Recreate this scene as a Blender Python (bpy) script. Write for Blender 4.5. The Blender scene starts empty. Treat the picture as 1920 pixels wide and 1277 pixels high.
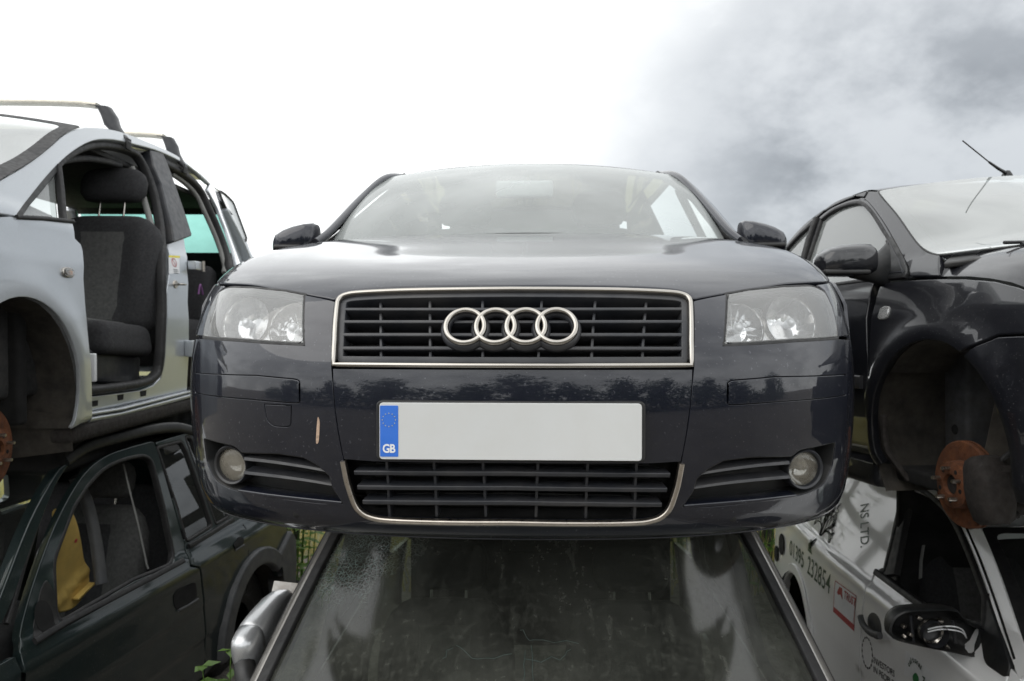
import bpy, bmesh, math, random
import numpy as np
from mathutils import Vector, Matrix
from mathutils.geometry import delaunay_2d_cdt
random.seed(7); np.random.seed(7)
SC = bpy.context.scene
COL = SC.collection
RAD = math.radians

# ------------------------------------------------------------------ camera
CAM_H = 1.95                       # metres above the yard
FPX, CX, CY = 1464.0, 960.0, 638.5 # focal length and centre in pixels of the 1920 px wide photograph
PITCH = math.atan(25.5 / FPX)      # looking slightly down
cam_d = bpy.data.cameras.new('camera')
cam = bpy.data.objects.new('camera', cam_d); COL.objects.link(cam)
cam.location = (0, 0, CAM_H); cam.rotation_euler = (math.pi / 2 - PITCH, 0, 0)
cam_d.sensor_fit = 'HORIZONTAL'; cam_d.sensor_width = 23.6; cam_d.lens = 23.6 * FPX / 1920
cam_d.clip_start = 0.05; cam_d.clip_end = 5000
cam_d.dof.use_dof = True; cam_d.dof.focus_distance = 1.62; cam_d.dof.aperture_fstop = 4.5
SC.camera = cam

# ------------------------------------------------------------------ sky and sun
SUN_DIR = Vector((-0.55, -0.36, 0.78)).normalized()     # weak sun through cloud, high behind the left shoulder
BANK = Vector((0.66, 0.74, 0.10)).normalized()           # middle of the rain cloud to the right
world = bpy.data.worlds.new('World'); SC.world = world; world.use_nodes = True
nt = world.node_tree; nt.nodes.clear()
def wn(t, **k):
    n = nt.nodes.new(t)
    for a, b in k.items(): setattr(n, a, b)
    return n
def wl(a, b): nt.links.new(a, b)
def wmath(op, a, b=None, c=None, clamp=False):
    n = wn('ShaderNodeMath', operation=op, use_clamp=clamp)
    for i, v in enumerate((a, b, c)):
        if v is None: continue
        if isinstance(v, (int, float)): n.inputs[i].default_value = v
        else: wl(v, n.inputs[i])
    return n.outputs[0]
def wrange(v, a, b, c, d, smooth=True):
    n = wn('ShaderNodeMapRange', interpolation_type='SMOOTHSTEP' if smooth else 'LINEAR')
    wl(v, n.inputs[0])
    for i, q in enumerate((a, b, c, d)): n.inputs[1 + i].default_value = q
    return n.outputs[0]
sky = wn('ShaderNodeTexSky', sky_type='NISHITA', sun_disc=False)
sky.sun_elevation = math.asin(SUN_DIR.z); sky.sun_rotation = math.atan2(SUN_DIR.x, SUN_DIR.y)
tc = wn('ShaderNodeTexCoord')
sep = wn('ShaderNodeSeparateXYZ'); wl(tc.outputs['Generated'], sep.inputs[0])
dx, dy, dz = sep.outputs
zz = wmath('ADD', wmath('MAXIMUM', dz, 0.0), 0.55)
comb = wn('ShaderNodeCombineXYZ')
wl(wmath('DIVIDE', dx, zz), comb.inputs[0]); wl(wmath('DIVIDE', dy, zz), comb.inputs[1]); comb.inputs[2].default_value = 3.7
def wnoise(scale, detail, rough, off):
    mp = wn('ShaderNodeMapping'); mp.inputs['Location'].default_value = off
    wl(comb.outputs[0], mp.inputs[0])
    n = wn('ShaderNodeTexNoise'); wl(mp.outputs[0], n.inputs['Vector'])
    n.inputs['Scale'].default_value = scale; n.inputs['Detail'].default_value = detail; n.inputs['Roughness'].default_value = rough
    return n.outputs[0]
n_big = wnoise(1.7, 4, 0.5, (5.3, 2.2, 0)); n_fine = wnoise(5.2, 9, 0.58, (1.3, 4.2, 0))
dotn = wn('ShaderNodeVectorMath', operation='DOT_PRODUCT')
wl(tc.outputs['Generated'], dotn.inputs[0]); dotn.inputs[1].default_value = BANK
sunward = dotn.outputs['Value']
puff = wrange(wmath('ADD', wmath('MULTIPLY', n_big, 0.55), wmath('MULTIPLY', n_fine, 0.45)), 0.40, 0.60, 0.0, 1.0)
warp = wmath('MULTIPLY', wmath('SUBTRACT', wmath('ADD', wmath('MULTIPLY', n_big, 0.7), wmath('MULTIPLY', n_fine, 0.3)), 0.5), 0.80)
bank = wrange(wmath('ADD', sunward, warp), 0.64, 0.95, 0.0, 1.0)                          # the darker rain cloud
pale = wmath('ADD', 1.12, wmath('MULTIPLY', puff, 0.55))
dark = wmath('ADD', wmath('ADD', 0.12, wmath('MULTIPLY', wmath('MAXIMUM', dz, 0.0), 0.7)), wmath('MULTIPLY', puff, 0.36))
bright = wmath('ADD', wmath('MULTIPLY', pale, wmath('SUBTRACT', 1.0, bank)), wmath('MULTIPLY', dark, bank))
tint = wn('ShaderNodeMix', data_type='RGBA'); wl(wmath('MINIMUM', bright, 1.0), tint.inputs[0])
tint.inputs[6].default_value = (0.86, 0.94, 1.04, 1); tint.inputs[7].default_value = (0.985, 1.0, 1.0, 1)
vm = wn('ShaderNodeVectorMath', operation='SCALE'); wl(tint.outputs[2], vm.inputs[0])
wl(wmath('MULTIPLY', bright, 10.0), vm.inputs['Scale'])
mixs = wn('ShaderNodeMix', data_type='RGBA'); mixs.inputs[0].default_value = 0.93
wl(sky.outputs[0], mixs.inputs[6]); wl(vm.outputs[0], mixs.inputs[7])
bg = wn('ShaderNodeBackground'); bg.inputs[1].default_value = 0.10; wl(mixs.outputs[2], bg.inputs[0])
wo = wn('ShaderNodeOutputWorld'); wl(bg.outputs[0], wo.inputs[0])
sun_d = bpy.data.lights.new('sun', 'SUN'); sun_d.energy = 0.9; sun_d.angle = RAD(60); sun_d.color = (1.0, 0.96, 0.9)
sun = bpy.data.objects.new('sun', sun_d); COL.objects.link(sun)
sun.rotation_euler = (-SUN_DIR).to_track_quat('-Z', 'Y').to_euler(); sun.location = (-6, -5, 12)
SC.view_settings.view_transform = 'Standard'; SC.view_settings.look = 'None'
SC.view_settings.exposure = 0.3; SC.view_settings.gamma = 1.0; SC.view_settings.use_curve_mapping = False

# ================================================================== helpers
def tag(o, label=None, cat=None, group=None, kind=None):
    for k, v in (('label', label), ('category', cat), ('group', group), ('kind', kind)):
        if v: o[k] = v
    return o
def empty(name, label, cat, M, group=None):
    o = bpy.data.objects.new(name, None); COL.objects.link(o); o.empty_display_size = 0.2
    o.matrix_world = M
    return tag(o, label, cat, group)
def mk(name, verts, faces, mat, parent=None, normals=None, smooth=True, angle=None):
    me = bpy.data.meshes.new(name)
    me.from_pydata([tuple(map(float, v)) for v in verts], [], [tuple(map(int, f)) for f in faces])
    me.update()
    if smooth: me.polygons.foreach_set('use_smooth', [True] * len(me.polygons))
    if normals is not None: me.normals_split_custom_set_from_vertices([tuple(map(float, n)) for n in normals])
    elif angle is not None: me.set_sharp_from_angle(angle=RAD(angle))
    me.materials.append(mat)
    o = bpy.data.objects.new(name, me); COL.objects.link(o)
    if parent is not None: o.parent = parent
    return o
def nrm(a): return a / (np.linalg.norm(a, axis=-1, keepdims=True) + 1e-12)

def frame(x, y, z, yaw=0.0, pitch=0.0, roll=0.0):
    """car frame: local x to the right as seen from the front, y towards the rear, z up. yaw > 0 turns the tail to the right."""
    return Matrix.Translation((x, y, z)) @ Matrix.Rotation(-yaw, 4, 'Z') @ Matrix.Rotation(pitch, 4, 'X') @ Matrix.Rotation(roll, 4, 'Y')
CAM_R = np.array(((1, 0, 0), (0, math.cos(PITCH), -math.sin(PITCH)), (0, math.sin(PITCH), math.cos(PITCH))))  # right, forward, up
def project(Pw):
    q = (Pw - np.array((0, 0, CAM_H))) @ CAM_R.T
    return np.stack((CX + FPX * q[..., 0] / q[..., 1], CY - FPX * q[..., 2] / q[..., 1]), -1), q[..., 1]

class Surf:
    """parametric body surface in a car's own coordinates, roughly in metres along u and v."""
    def __init__(s, fn, rng, M, sign=1, n=(160, 120)):
        s.fn, s.rng, s.sign, s.n = fn, rng, sign, n
        s.M = np.array(M); s._g = None
    def P(s, uv):
        uv = np.asarray(uv, float); return s.fn(uv[..., 0], uv[..., 1])
    def frame(s, uv):
        uv = np.asarray(uv, float); e = 1e-4
        du = (s.P(uv + (e, 0)) - s.P(uv - (e, 0))) / (2 * e)
        dv = (s.P(uv + (0, e)) - s.P(uv - (0, e))) / (2 * e)
        return du, dv, nrm(np.cross(du, dv)) * s.sign
    def W(s, uv): return s.P(uv) @ s.M[:3, :3].T + s.M[:3, 3]
    def px(s, pts):
        """points of the photograph -> places on this surface"""
        if s._g is None:
            u = np.linspace(s.rng[0], s.rng[1], s.n[0]); v = np.linspace(s.rng[2], s.rng[3], s.n[1])
            U, V = np.meshgrid(u, v); uv = np.stack((U, V), -1).reshape(-1, 2)
            w = s.W(uv); pr, dep = project(w)
            N = s.frame(uv)[2] @ s.M[:3, :3].T
            face = ((np.array((0, 0, CAM_H)) - w) * N).sum(-1) > 0
            s._g = (uv[face], pr[face], dep[face])
        uvs, pr, dep = s._g; out = []
        for p in pts:
            p = np.array(p[:2], float)
            d2 = ((pr - p) ** 2).sum(-1)
            c = np.argsort(d2)[:6]; i = c[np.argmin(dep[c] + np.sqrt(d2[c]) * .02)]
            q = uvs[i].copy()
            for _ in range(12):
                e = 1e-4
                f, _d = project(s.W(np.array((q, q + (e, 0), q + (0, e)))))
                J = np.stack(((f[1] - f[0]) / e, (f[2] - f[0]) / e), 1); r = p - f[0]
                if abs(r).max() < .02: break
                st = np.linalg.lstsq(J + 1e-6 * np.eye(2), r, rcond=None)[0]
                st = np.clip(st, -.06, .06); q = q + st
                q[0] = np.clip(q[0], s.rng[0], s.rng[1]); q[1] = np.clip(q[1], s.rng[2], s.rng[3])
            out.append(q)
        return np.array(out)

def spl(pts, n=8, closed=False):
    """Catmull-Rom through the points"""
    p = np.asarray(pts, float); m = len(p); out = []
    for i in range(m if closed else m - 1):
        if closed: a, b, c, d = p[(i - 1) % m], p[i], p[(i + 1) % m], p[(i + 2) % m]
        else: a, b, c, d = p[max(i - 1, 0)], p[i], p[i + 1], p[min(i + 2, m - 1)]
        for k in range(n):
            t = k / n
            out.append(.5 * ((2 * b) + (c - a) * t + (2 * a - 5 * b + 4 * c - d) * t * t + (3 * b - a - 3 * c + d) * t ** 3))
    if not closed: out.append(p[-1])
    return np.array(out)
def rpoly(pts, r, n=6):
    """polygon with rounded corners; a third entry in a point is its own radius"""
    P = [np.array(p[:2], float) for p in pts]; m = len(P); out = []
    for i in range(m):
        a, b, c = P[i - 1], P[i], P[(i + 1) % m]
        rr = pts[i][2] if len(pts[i]) > 2 else r
        la, lc = np.linalg.norm(a - b), np.linalg.norm(c - b)
        rr = min(rr, la * .48, lc * .48)
        if rr < 1e-6: out.append(b); continue
        p0, p1 = b + (a - b) / la * rr, b + (c - b) / lc * rr
        for k in range(n + 1):
            t = k / n; out.append((1 - t) ** 2 * p0 + 2 * t * (1 - t) * b + t * t * p1)
    return np.array(out)
def dens(loop, res, closed=True):
    out = []; m = len(loop)
    for i in range(m if closed else m - 1):
        a, b = loop[i], loop[(i + 1) % m]; L = np.linalg.norm(b - a)
        if L < 1e-7: continue
        k = max(1, int(math.ceil(L / res)))
        for j in range(k): out.append(a + (b - a) * j / k)
    if not closed: out.append(loop[-1])
    return np.array(out)
def area2(l): return .5 * np.sum(l[:, 0] * np.roll(l[:, 1], -1) - np.roll(l[:, 0], -1) * l[:, 1])
def inset(loop, g):
    if g == 0: return loop
    l = loop if area2(loop) > 0 else loop[::-1]
    a, c = np.roll(l, 1, 0), np.roll(l, -1, 0)
    e1, e2 = nrm(l - a), nrm(c - l)
    n1, n2 = np.stack((-e1[:, 1], e1[:, 0]), 1), np.stack((-e2[:, 1], e2[:, 0]), 1)
    b = nrm(n1 + n2); k = np.clip((b * n1).sum(1), .45, 1)[:, None]
    return l + b * g / k
def inside(pts, loop):
    x, y = pts[:, 0], pts[:, 1]; r = np.zeros(len(pts), bool); m = len(loop)
    for i in range(m):
        (x0, y0), (x1, y1) = loop[i], loop[(i + 1) % m]
        c = (y0 > y) != (y1 > y)
        if c.any(): r ^= c & (x < (x1 - x0) * (y - y0) / (y1 - y0 + 1e-15) + x0)
    return r
def fill2d(loop, holes, res):
    loops = [dens(loop, res * .7)] + [dens(h, res * .7) for h in holes]
    V, E = [], []
    for l in loops:
        b = len(V); V += list(l); E += [(b + i, b + (i + 1) % len(l)) for i in range(len(l))]
    allb = np.array(V); lo, hi = allb.min(0), allb.max(0)
    gx, gy = np.arange(lo[0] + res * .5, hi[0], res), np.arange(lo[1] + res * .5, hi[1], res)
    if len(gx) and len(gy):
        G = np.stack(np.meshgrid(gx, gy), -1).reshape(-1, 2)
        k = inside(G, loops[0])
        for h in loops[1:]: k &= ~inside(G, h)
        G = G[k]
        if len(G):
            dm = np.min(((G[:, None, :] - allb[None]) ** 2).sum(-1), axis=1) if len(G) * len(allb) < 4e6 else np.array([((allb - g) ** 2).sum(-1).min() for g in G])
            V += list(G[dm > (res * .45) ** 2])
    vs, es, fs, *_ = delaunay_2d_cdt([Vector(v) for v in V], E, [], 0, 1e-6)
    vs = np.array([tuple(v) for v in vs]); fs = np.array([f for f in fs if len(f) == 3])
    c = vs[fs].mean(1); k = inside(c, loops[0])
    for h in loops[1:]: k &= ~inside(c, h)
    fs = fs[k]
    ar = (vs[fs[:, 1]] - vs[fs[:, 0]]); br = (vs[fs[:, 2]] - vs[fs[:, 0]])
    fs = fs[np.abs(ar[:, 0] * br[:, 1] - ar[:, 1] * br[:, 0]) > 1e-10]
    return vs, fs

def panel(name, S, loop, mat, parent=None, holes=(), gap=0.0, t=.010, r=.0025, res=.05, off=0.0, disp=None):
    """a skin panel cut out of surface S along loop, with rounded edges turned inwards. disp(uv) adds relief along the normal."""
    loop = np.asarray(loop, float); holes = [np.asarray(h, float) for h in holes]
    loop = inset(dens(loop, res * .7), gap + r); hs = []
    for h in holes: hs.append(inset(dens(h, res * .7), -gap - r))
    vs, fs = fill2d(loop, hs, res)
    def pos(q):
        b = S.P(q); N = S.frame(q)[2]
        o = off + (disp(q) if disp is not None else 0)
        return b + N * (o[..., None] if isinstance(o, np.ndarray) else o)
    P = pos(vs); e = 2e-4
    du = (pos(vs + (e, 0)) - pos(vs - (e, 0))) / (2 * e); dv = (pos(vs + (0, e)) - pos(vs - (0, e))) / (2 * e)
    N = nrm(np.cross(du, dv)) * S.sign
    fn = np.cross(P[fs[:, 1]] - P[fs[:, 0]], P[fs[:, 2]] - P[fs[:, 0]])
    flip = (fn * N[fs[:, 0]]).sum(1) < 0
    fs[flip] = fs[flip][:, ::-1]
    cnt = {}
    for f in fs:
        for a, b in ((f[0], f[1]), (f[1], f[2]), (f[2], f[0])): cnt.setdefault((min(a, b), max(a, b)), []).append((a, b))
    be = [v[0] for v in cnt.values() if len(v) == 1]
    verts, faces, nor = list(P), [tuple(f) for f in fs], list(N)
    out = {}
    for a, b in be:
        d = P[b] - P[a]; o = np.cross(d, N[a]); L = np.linalg.norm(o)
        if L < 1e-9: continue
        for q in (a, b): out[q] = out.get(q, 0) + o / L
    idx = {}
    for q, o in out.items():
        o = o / (np.linalg.norm(o) + 1e-9); idx[q] = len(verts)
        verts += [P[q] + o * r - N[q] * r, P[q] + o * r - N[q] * t]; nor += [nrm(o + N[q] * .15), o]
    for a, b in be:
        if a in idx and b in idx:
            i, j = idx[a], idx[b]
            faces += [(b, a, i, j), (j, i, i + 1, j + 1)]
    return mk(name, verts, faces, mat, parent, normals=nor)

def sweep(name, pts, nors, section, mat, parent=None, closed=False, caps=True, angle=40):
    """section [(b, n)] carried along a 3-D path"""
    pts, nors = np.asarray(pts, float), np.asarray(nors, float); m = len(pts)
    T = nrm(np.roll(pts, -1, 0) - np.roll(pts, 1, 0)) if closed else nrm(np.gradient(pts, axis=0))
    B = nrm(np.cross(nors, T)); N2 = nrm(np.cross(T, B))
    verts = []
    for i in range(m):
        sec = section(i / max(1, m - 1)) if callable(section) else section
        k = len(sec)
        for b, n in sec: verts.append(pts[i] + B[i] * b + N2[i] * n)
    faces = []
    for i in range(m if closed else m - 1):
        j = (i + 1) % m
        for a in range(k):
            c = (a + 1) % k; faces.append((i * k + a, i * k + c, j * k + c, j * k + a))
    if not closed and caps: faces += [tuple(range(k))[::-1], tuple(range((m - 1) * k, m * k))]
    o = mk(name, verts, faces, mat, parent, angle=angle)
    fix_normals(o, angle); return o
def fix_normals(o, angle=40):
    bm = bmesh.new(); bm.from_mesh(o.data); bmesh.ops.recalc_face_normals(bm, faces=bm.faces); bm.to_mesh(o.data); bm.free()
    o.data.polygons.foreach_set('use_smooth', [True] * len(o.data.polygons))
    o.data.set_sharp_from_angle(angle=RAD(angle))
def rsec(w, t, r=None, base=0.0, n=3):
    """rounded rectangle section, w wide across and t thick, sitting on base"""
    r = min(w, t) * .3 if r is None else r; h = w / 2; out = []
    for cx, cy, a0 in ((h - r, base + t - r, 0), (-h + r, base + t - r, 90), (-h + r, base + r, 180), (h - r, base + r, 270)):
        for k in range(n + 1):
            a = RAD(a0 + 90 * k / n); out.append((cx + r * math.cos(a), cy + r * math.sin(a)))
    return out
def circ(r, n=10): return [(r * math.cos(2 * math.pi * k / n), r * math.sin(2 * math.pi * k / n)) for k in range(n)]
def strip(name, S, uv, w, t, mat, parent=None, off=0.0, closed=False, res=.03, r=None, sec=None):
    """trim, slat or seal laid along a line on surface S"""
    uv = dens(np.asarray(uv, float), res, closed)
    P = S.P(uv); N = S.frame(uv)[2]
    return sweep(name, P, N, sec or rsec(w, t, r, off), mat, parent, closed)
def tube(name, pts, rad, mat, parent=None, n=10, closed=False, smooth_n=0):
    p = np.asarray(pts, float)
    if smooth_n: p = spl(p, smooth_n, closed)
    up = np.tile(np.array((.0137, .021, 1.0)), (len(p), 1)); T = nrm(np.gradient(p, axis=0))
    bad = np.abs(T[:, 2]).mean() > .85
    if bad: up = np.tile(np.array((1.0, .031, .017)), (len(p), 1))
    sec = (lambda s: circ(rad(s), n)) if callable(rad) else circ(rad, n)
    return sweep(name, p, up, sec, mat, parent, closed, angle=60)
def rings(name, R, mat, parent=None, cap=(True, True), angle=45):
    k = len(R[0]); verts = [v for r in R for v in r]; faces = []
    for i in range(len(R) - 1):
        for a in range(k):
            c = (a + 1) % k; faces.append((i * k + a, i * k + c, (i + 1) * k + c, (i + 1) * k + a))
    if cap[0]: faces.append(tuple(range(k))[::-1])
    if cap[1]: faces.append(tuple(range((len(R) - 1) * k, len(R) * k)))
    o = mk(name, verts, faces, mat, parent, angle=angle); fix_normals(o, angle); return o
def basis(axis):
    a = np.array(axis, float); a = a / np.linalg.norm(a)
    u = np.cross((0, 0, 1), a) if abs(a[2]) < .9 else np.cross((1, 0, 0), a)
    u = u / np.linalg.norm(u); return a, u, np.cross(a, u)
def lathe(name, prof, c, axis, mat, parent=None, n=32, angle=35, sx=1.0, sy=1.0):
    """profile [(radius, height along axis)] turned about axis through c"""
    a, u, v = basis(axis); c = np.array(c, float); verts, faces = [], []
    for r, h in prof:
        for k in range(n):
            th = 2 * math.pi * k / n
            verts.append(c + a * h + u * (r * sx * math.cos(th)) + v * (r * sy * math.sin(th)))
    for i in range(len(prof) - 1):
        for k in range(n):
            j = (k + 1) % n; faces.append((i * n + k, i * n + j, (i + 1) * n + j, (i + 1) * n + k))
    if prof[0][0] > 1e-6 and False: faces.append(tuple(range(n)))
    o = mk(name, verts, faces, mat, parent, angle=angle)
    bm = bmesh.new(); bm.from_mesh(o.data); bmesh.ops.remove_doubles(bm, verts=bm.verts, dist=1e-6)
    bmesh.ops.recalc_face_normals(bm, faces=bm.faces); bm.to_mesh(o.data); bm.free()
    o.data.polygons.foreach_set('use_smooth', [True] * len(o.data.polygons)); o.data.set_sharp_from_angle(angle=RAD(angle))
    return o
def bbox(name, size, loc, mat, parent=None, rot=(0, 0, 0), bevel=.01, seg=3, taper=None):
    bm = bmesh.new(); bmesh.ops.create_cube(bm, size=1)
    for v in bm.verts:
        k = 1.0
        if taper and v.co.z > 0: v.co.x *= taper[0]; v.co.y *= taper[1]
        v.co = Vector((v.co.x * size[0], v.co.y * size[1], v.co.z * size[2]))
    if bevel: bmesh.ops.bevel(bm, geom=bm.edges[:], offset=bevel, segments=seg, affect='EDGES', profile=.6)
    me = bpy.data.meshes.new(name); bm.to_mesh(me); bm.free()
    from mathutils import Euler
    me.transform(Matrix.Translation(loc) @ Euler(rot).to_matrix().to_4x4())
    me.polygons.foreach_set('use_smooth', [True] * len(me.polygons)); me.set_sharp_from_angle(angle=RAD(50))
    me.materials.append(mat)
    o = bpy.data.objects.new(name, me); COL.objects.link(o)
    if parent is not None: o.parent = parent
    return o
def sellipse(c, ax, bx, a, b, p=2.6, n=20):
    """superellipse ring about c in the plane ax, bx"""
    c, ax, bx = np.array(c, float), np.array(ax, float), np.array(bx, float); out = []
    for k in range(n):
        t = 2 * math.pi * k / n; co, si = math.cos(t), math.sin(t)
        out.append(c + ax * (a * math.copysign(abs(co) ** (2 / p), co)) + bx * (b * math.copysign(abs(si) ** (2 / p), si)))
    return out
def text_mesh(txt, size=1.0, space=1.0, bold=0.0):
    cu = bpy.data.curves.new('lettering', 'FONT'); cu.body = txt; cu.size = size; cu.space_character = space
    cu.resolution_u = 4; cu.offset = bold; cu.fill_mode = 'FRONT' if hasattr(cu, 'fill_mode') else cu.fill_mode
    o = bpy.data.objects.new('lettering', cu); COL.objects.link(o)
    bpy.context.view_layer.update()
    dg = bpy.context.evaluated_depsgraph_get()
    me = bpy.data.meshes.new_from_object(o.evaluated_get(dg))
    V = np.array([v.co[:] for v in me.vertices]).reshape(-1, 3); Fc = [tuple(p.vertices) for p in me.polygons]
    bpy.data.objects.remove(o); bpy.data.curves.remove(cu); bpy.data.meshes.remove(me)
    return V[:, :2], Fc
def text_on(name, S, txt, o, ux, uy, mat, parent=None, off=.002, size=1.0, space=1.0, bold=0.0, disp=None):
    """lettering laid on surface S: origin o, reading direction ux and up direction uy, all in (u, v)"""
    V, Fc = text_mesh(txt, size, space, bold)
    uv = np.array(o) + V[:, :1] * np.array(ux) + V[:, 1:2] * np.array(uy)
    N = S.frame(uv)[2]; P = S.P(uv) + N * (off + (disp(uv) if disp is not None else 0 * uv[:, 0]))[:, None]
    return mk(name, P, Fc, mat, parent, normals=N)
def nspline(s, y):
    """natural cubic spline through (s, y); y may have columns"""
    s = np.asarray(s, float); y = np.asarray(y, float); n = len(s); h = np.diff(s)
    A = np.zeros((n, n)); R = np.zeros((n,) + y.shape[1:]); A[0, 0] = A[-1, -1] = 1
    for i in range(1, n - 1):
        A[i, i - 1], A[i, i], A[i, i + 1] = h[i - 1], 2 * (h[i - 1] + h[i]), h[i]
        R[i] = 6 * ((y[i + 1] - y[i]) / h[i] - (y[i] - y[i - 1]) / h[i - 1])
    M = np.linalg.solve(A, R)
    def f(x):
        x = np.asarray(x, float); i = np.clip(np.searchsorted(s, x) - 1, 0, n - 2)
        hh = h[i]; a = (s[i + 1] - x); b = (x - s[i])
        if y.ndim > 1: hh, a, b = hh[..., None], a[..., None], b[..., None]
        return (M[i] * a ** 3 + M[i + 1] * b ** 3) / (6 * hh) + (y[i] / hh - M[i] * hh / 6) * a + (y[i + 1] / hh - M[i + 1] * hh / 6) * b
    return f
def sstep(x, a, b):
    t = np.clip((x - a) / (b - a), 0, 1); return t * t * (3 - 2 * t)

# ================================================================== materials
class MatB:
    def __init__(s, name):
        s.m = bpy.data.materials.new(name); s.m.use_nodes = True; s.t = s.m.node_tree; s.t.nodes.clear()
        s.out = s.n('ShaderNodeOutputMaterial'); s._c = None
    def n(s, t, **k):
        x = s.t.nodes.new(t)
        for a, b in k.items(): setattr(x, a, b)
        return x
    def l(s, a, b): s.t.links.new(a, b)
    def co(s):
        if s._c is None: s._c = s.n('ShaderNodeTexCoord').outputs['Object']
        return s._c
    def noise(s, scale, detail=4, rough=.55, lo=.35, hi=.65, vec=None, stretch=None):
        v = vec or s.co()
        if stretch:
            mp = s.n('ShaderNodeMapping'); mp.inputs['Scale'].default_value = stretch; s.l(v, mp.inputs[0]); v = mp.outputs[0]
        x = s.n('ShaderNodeTexNoise'); s.l(v, x.inputs['Vector'])
        x.inputs['Scale'].default_value = scale; x.inputs['Detail'].default_value = detail; x.inputs['Roughness'].default_value = rough
        r = s.n('ShaderNodeMapRange'); s.l(x.outputs[0], r.inputs[0]); r.inputs[1].default_value = lo; r.inputs[2].default_value = hi
        return r.outputs[0]
    def math(s, op, a, b=0.0, clamp=False):
        x = s.n('ShaderNodeMath', operation=op, use_clamp=clamp)
        for i, v in enumerate((a, b)):
            if isinstance(v, (int, float)): x.inputs[i].default_value = v
            else: s.l(v, x.inputs[i])
        return x.outputs[0]
    def mix(s, f, a, b):
        x = s.n('ShaderNodeMix', data_type='RGBA')
        for i, v in ((0, f), (6, a), (7, b)):
            if isinstance(v, (int, float)): x.inputs[i].default_value = v
            elif isinstance(v, tuple): x.inputs[i].default_value = (v + (1,)) if len(v) == 3 else v
            else: s.l(v, x.inputs[i])
        return x.outputs[2]
    def bump(s, h, strength=.2, dist=.01):
        x = s.n('ShaderNodeBump'); x.inputs['Strength'].default_value = strength; x.inputs['Distance'].default_value = dist
        s.l(h, x.inputs['Height']); return x.outputs[0]
    def pbr(s, color, rough=.5, metal=0.0, normal=None, **k):
        b = s.n('ShaderNodeBsdfPrincipled')
        def put(key, v):
            i = b.inputs[key]
            if isinstance(v, (int, float)): i.default_value = v
            elif isinstance(v, tuple): i.default_value = (v + (1,)) if len(v) == 3 else v
            else: s.l(v, i)
        put('Base Color', color); put('Roughness', rough); put('Metallic', metal)
        for a, v in k.items(): put(a.replace('_', ' '), v)
        if normal is not None: s.l(normal, b.inputs['Normal'])
        return b.outputs[0]
    def done(s, sh): s.l(sh, s.out.inputs[0]); return s.m

def m_paint(name, col, dust=.12, dustcol=(.16, .15, .13), metal=.35, rough=.38, coat=1.0, crough=.03, streak=0.0, streakcol=(.05, .06, .02)):
    b = MatB(name)
    fl = b.noise(900, 1, .5, .3, .7)
    c = b.mix(b.math('MULTIPLY', fl, .5), col, tuple(min(1, x * 1.9 + .004) for x in col))
    d = b.math('MULTIPLY', b.math('ADD', b.noise(3.2, 6, .62, .38, .72), b.math('MULTIPLY', b.noise(55, 5, .7, .52, .78), .55)), dust, True)
    c = b.mix(d, c, dustcol)
    if streak:
        st = b.math('MULTIPLY', b.noise(5, 5, .6, .45, .7, stretch=(1, 3.2, .22)), streak, True)
        c = b.mix(st, c, streakcol); d = b.math('MAXIMUM', d, b.math('MULTIPLY', st, .6))
    spots = b.math('MULTIPLY', b.noise(150, 2, .5, .66, .72), b.noise(4, 4, .6, .35, .6))
    c = b.mix(b.math('MULTIPLY', spots, .35), c, tuple(min(1, x * 1.7) for x in dustcol))
    d2 = b.math('ADD', d, b.math('MULTIPLY', spots, .25), True)
    cr = b.math('ADD', crough, b.math('MULTIPLY', d2, .22))
    cw = b.math('SUBTRACT', coat, b.math('MULTIPLY', d2, .45))
    return b.done(b.pbr(c, rough, b.math('MULTIPLY', b.math('SUBTRACT', 1.0, d2), metal), Coat_Weight=cw, Coat_Roughness=cr, Coat_IOR=1.55, Specular_IOR_Level=.15))
def m_plain(name, col, rough=.5, metal=0.0, var=.25, scale=25, dust=0.0, dustcol=(.2, .18, .15), bump=0.0, bscale=300, **k):
    b = MatB(name)
    c = b.mix(b.noise(scale, 5, .6, .3, .7), tuple(x * (1 - var) for x in col), tuple(min(1, x * (1 + var)) for x in col))
    if dust: c = b.mix(b.math('MULTIPLY', b.noise(9, 7, .65, .4, .72), dust, True), c, dustcol)
    nr = b.bump(b.noise(bscale, 3, .6, .2, .8), bump, .002) if bump else None
    rr = b.math('ADD', rough * .85, b.math('MULTIPLY', b.noise(scale * 1.7, 4), rough * .3))
    return b.done(b.pbr(c, rr, metal, nr, **k))
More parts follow.
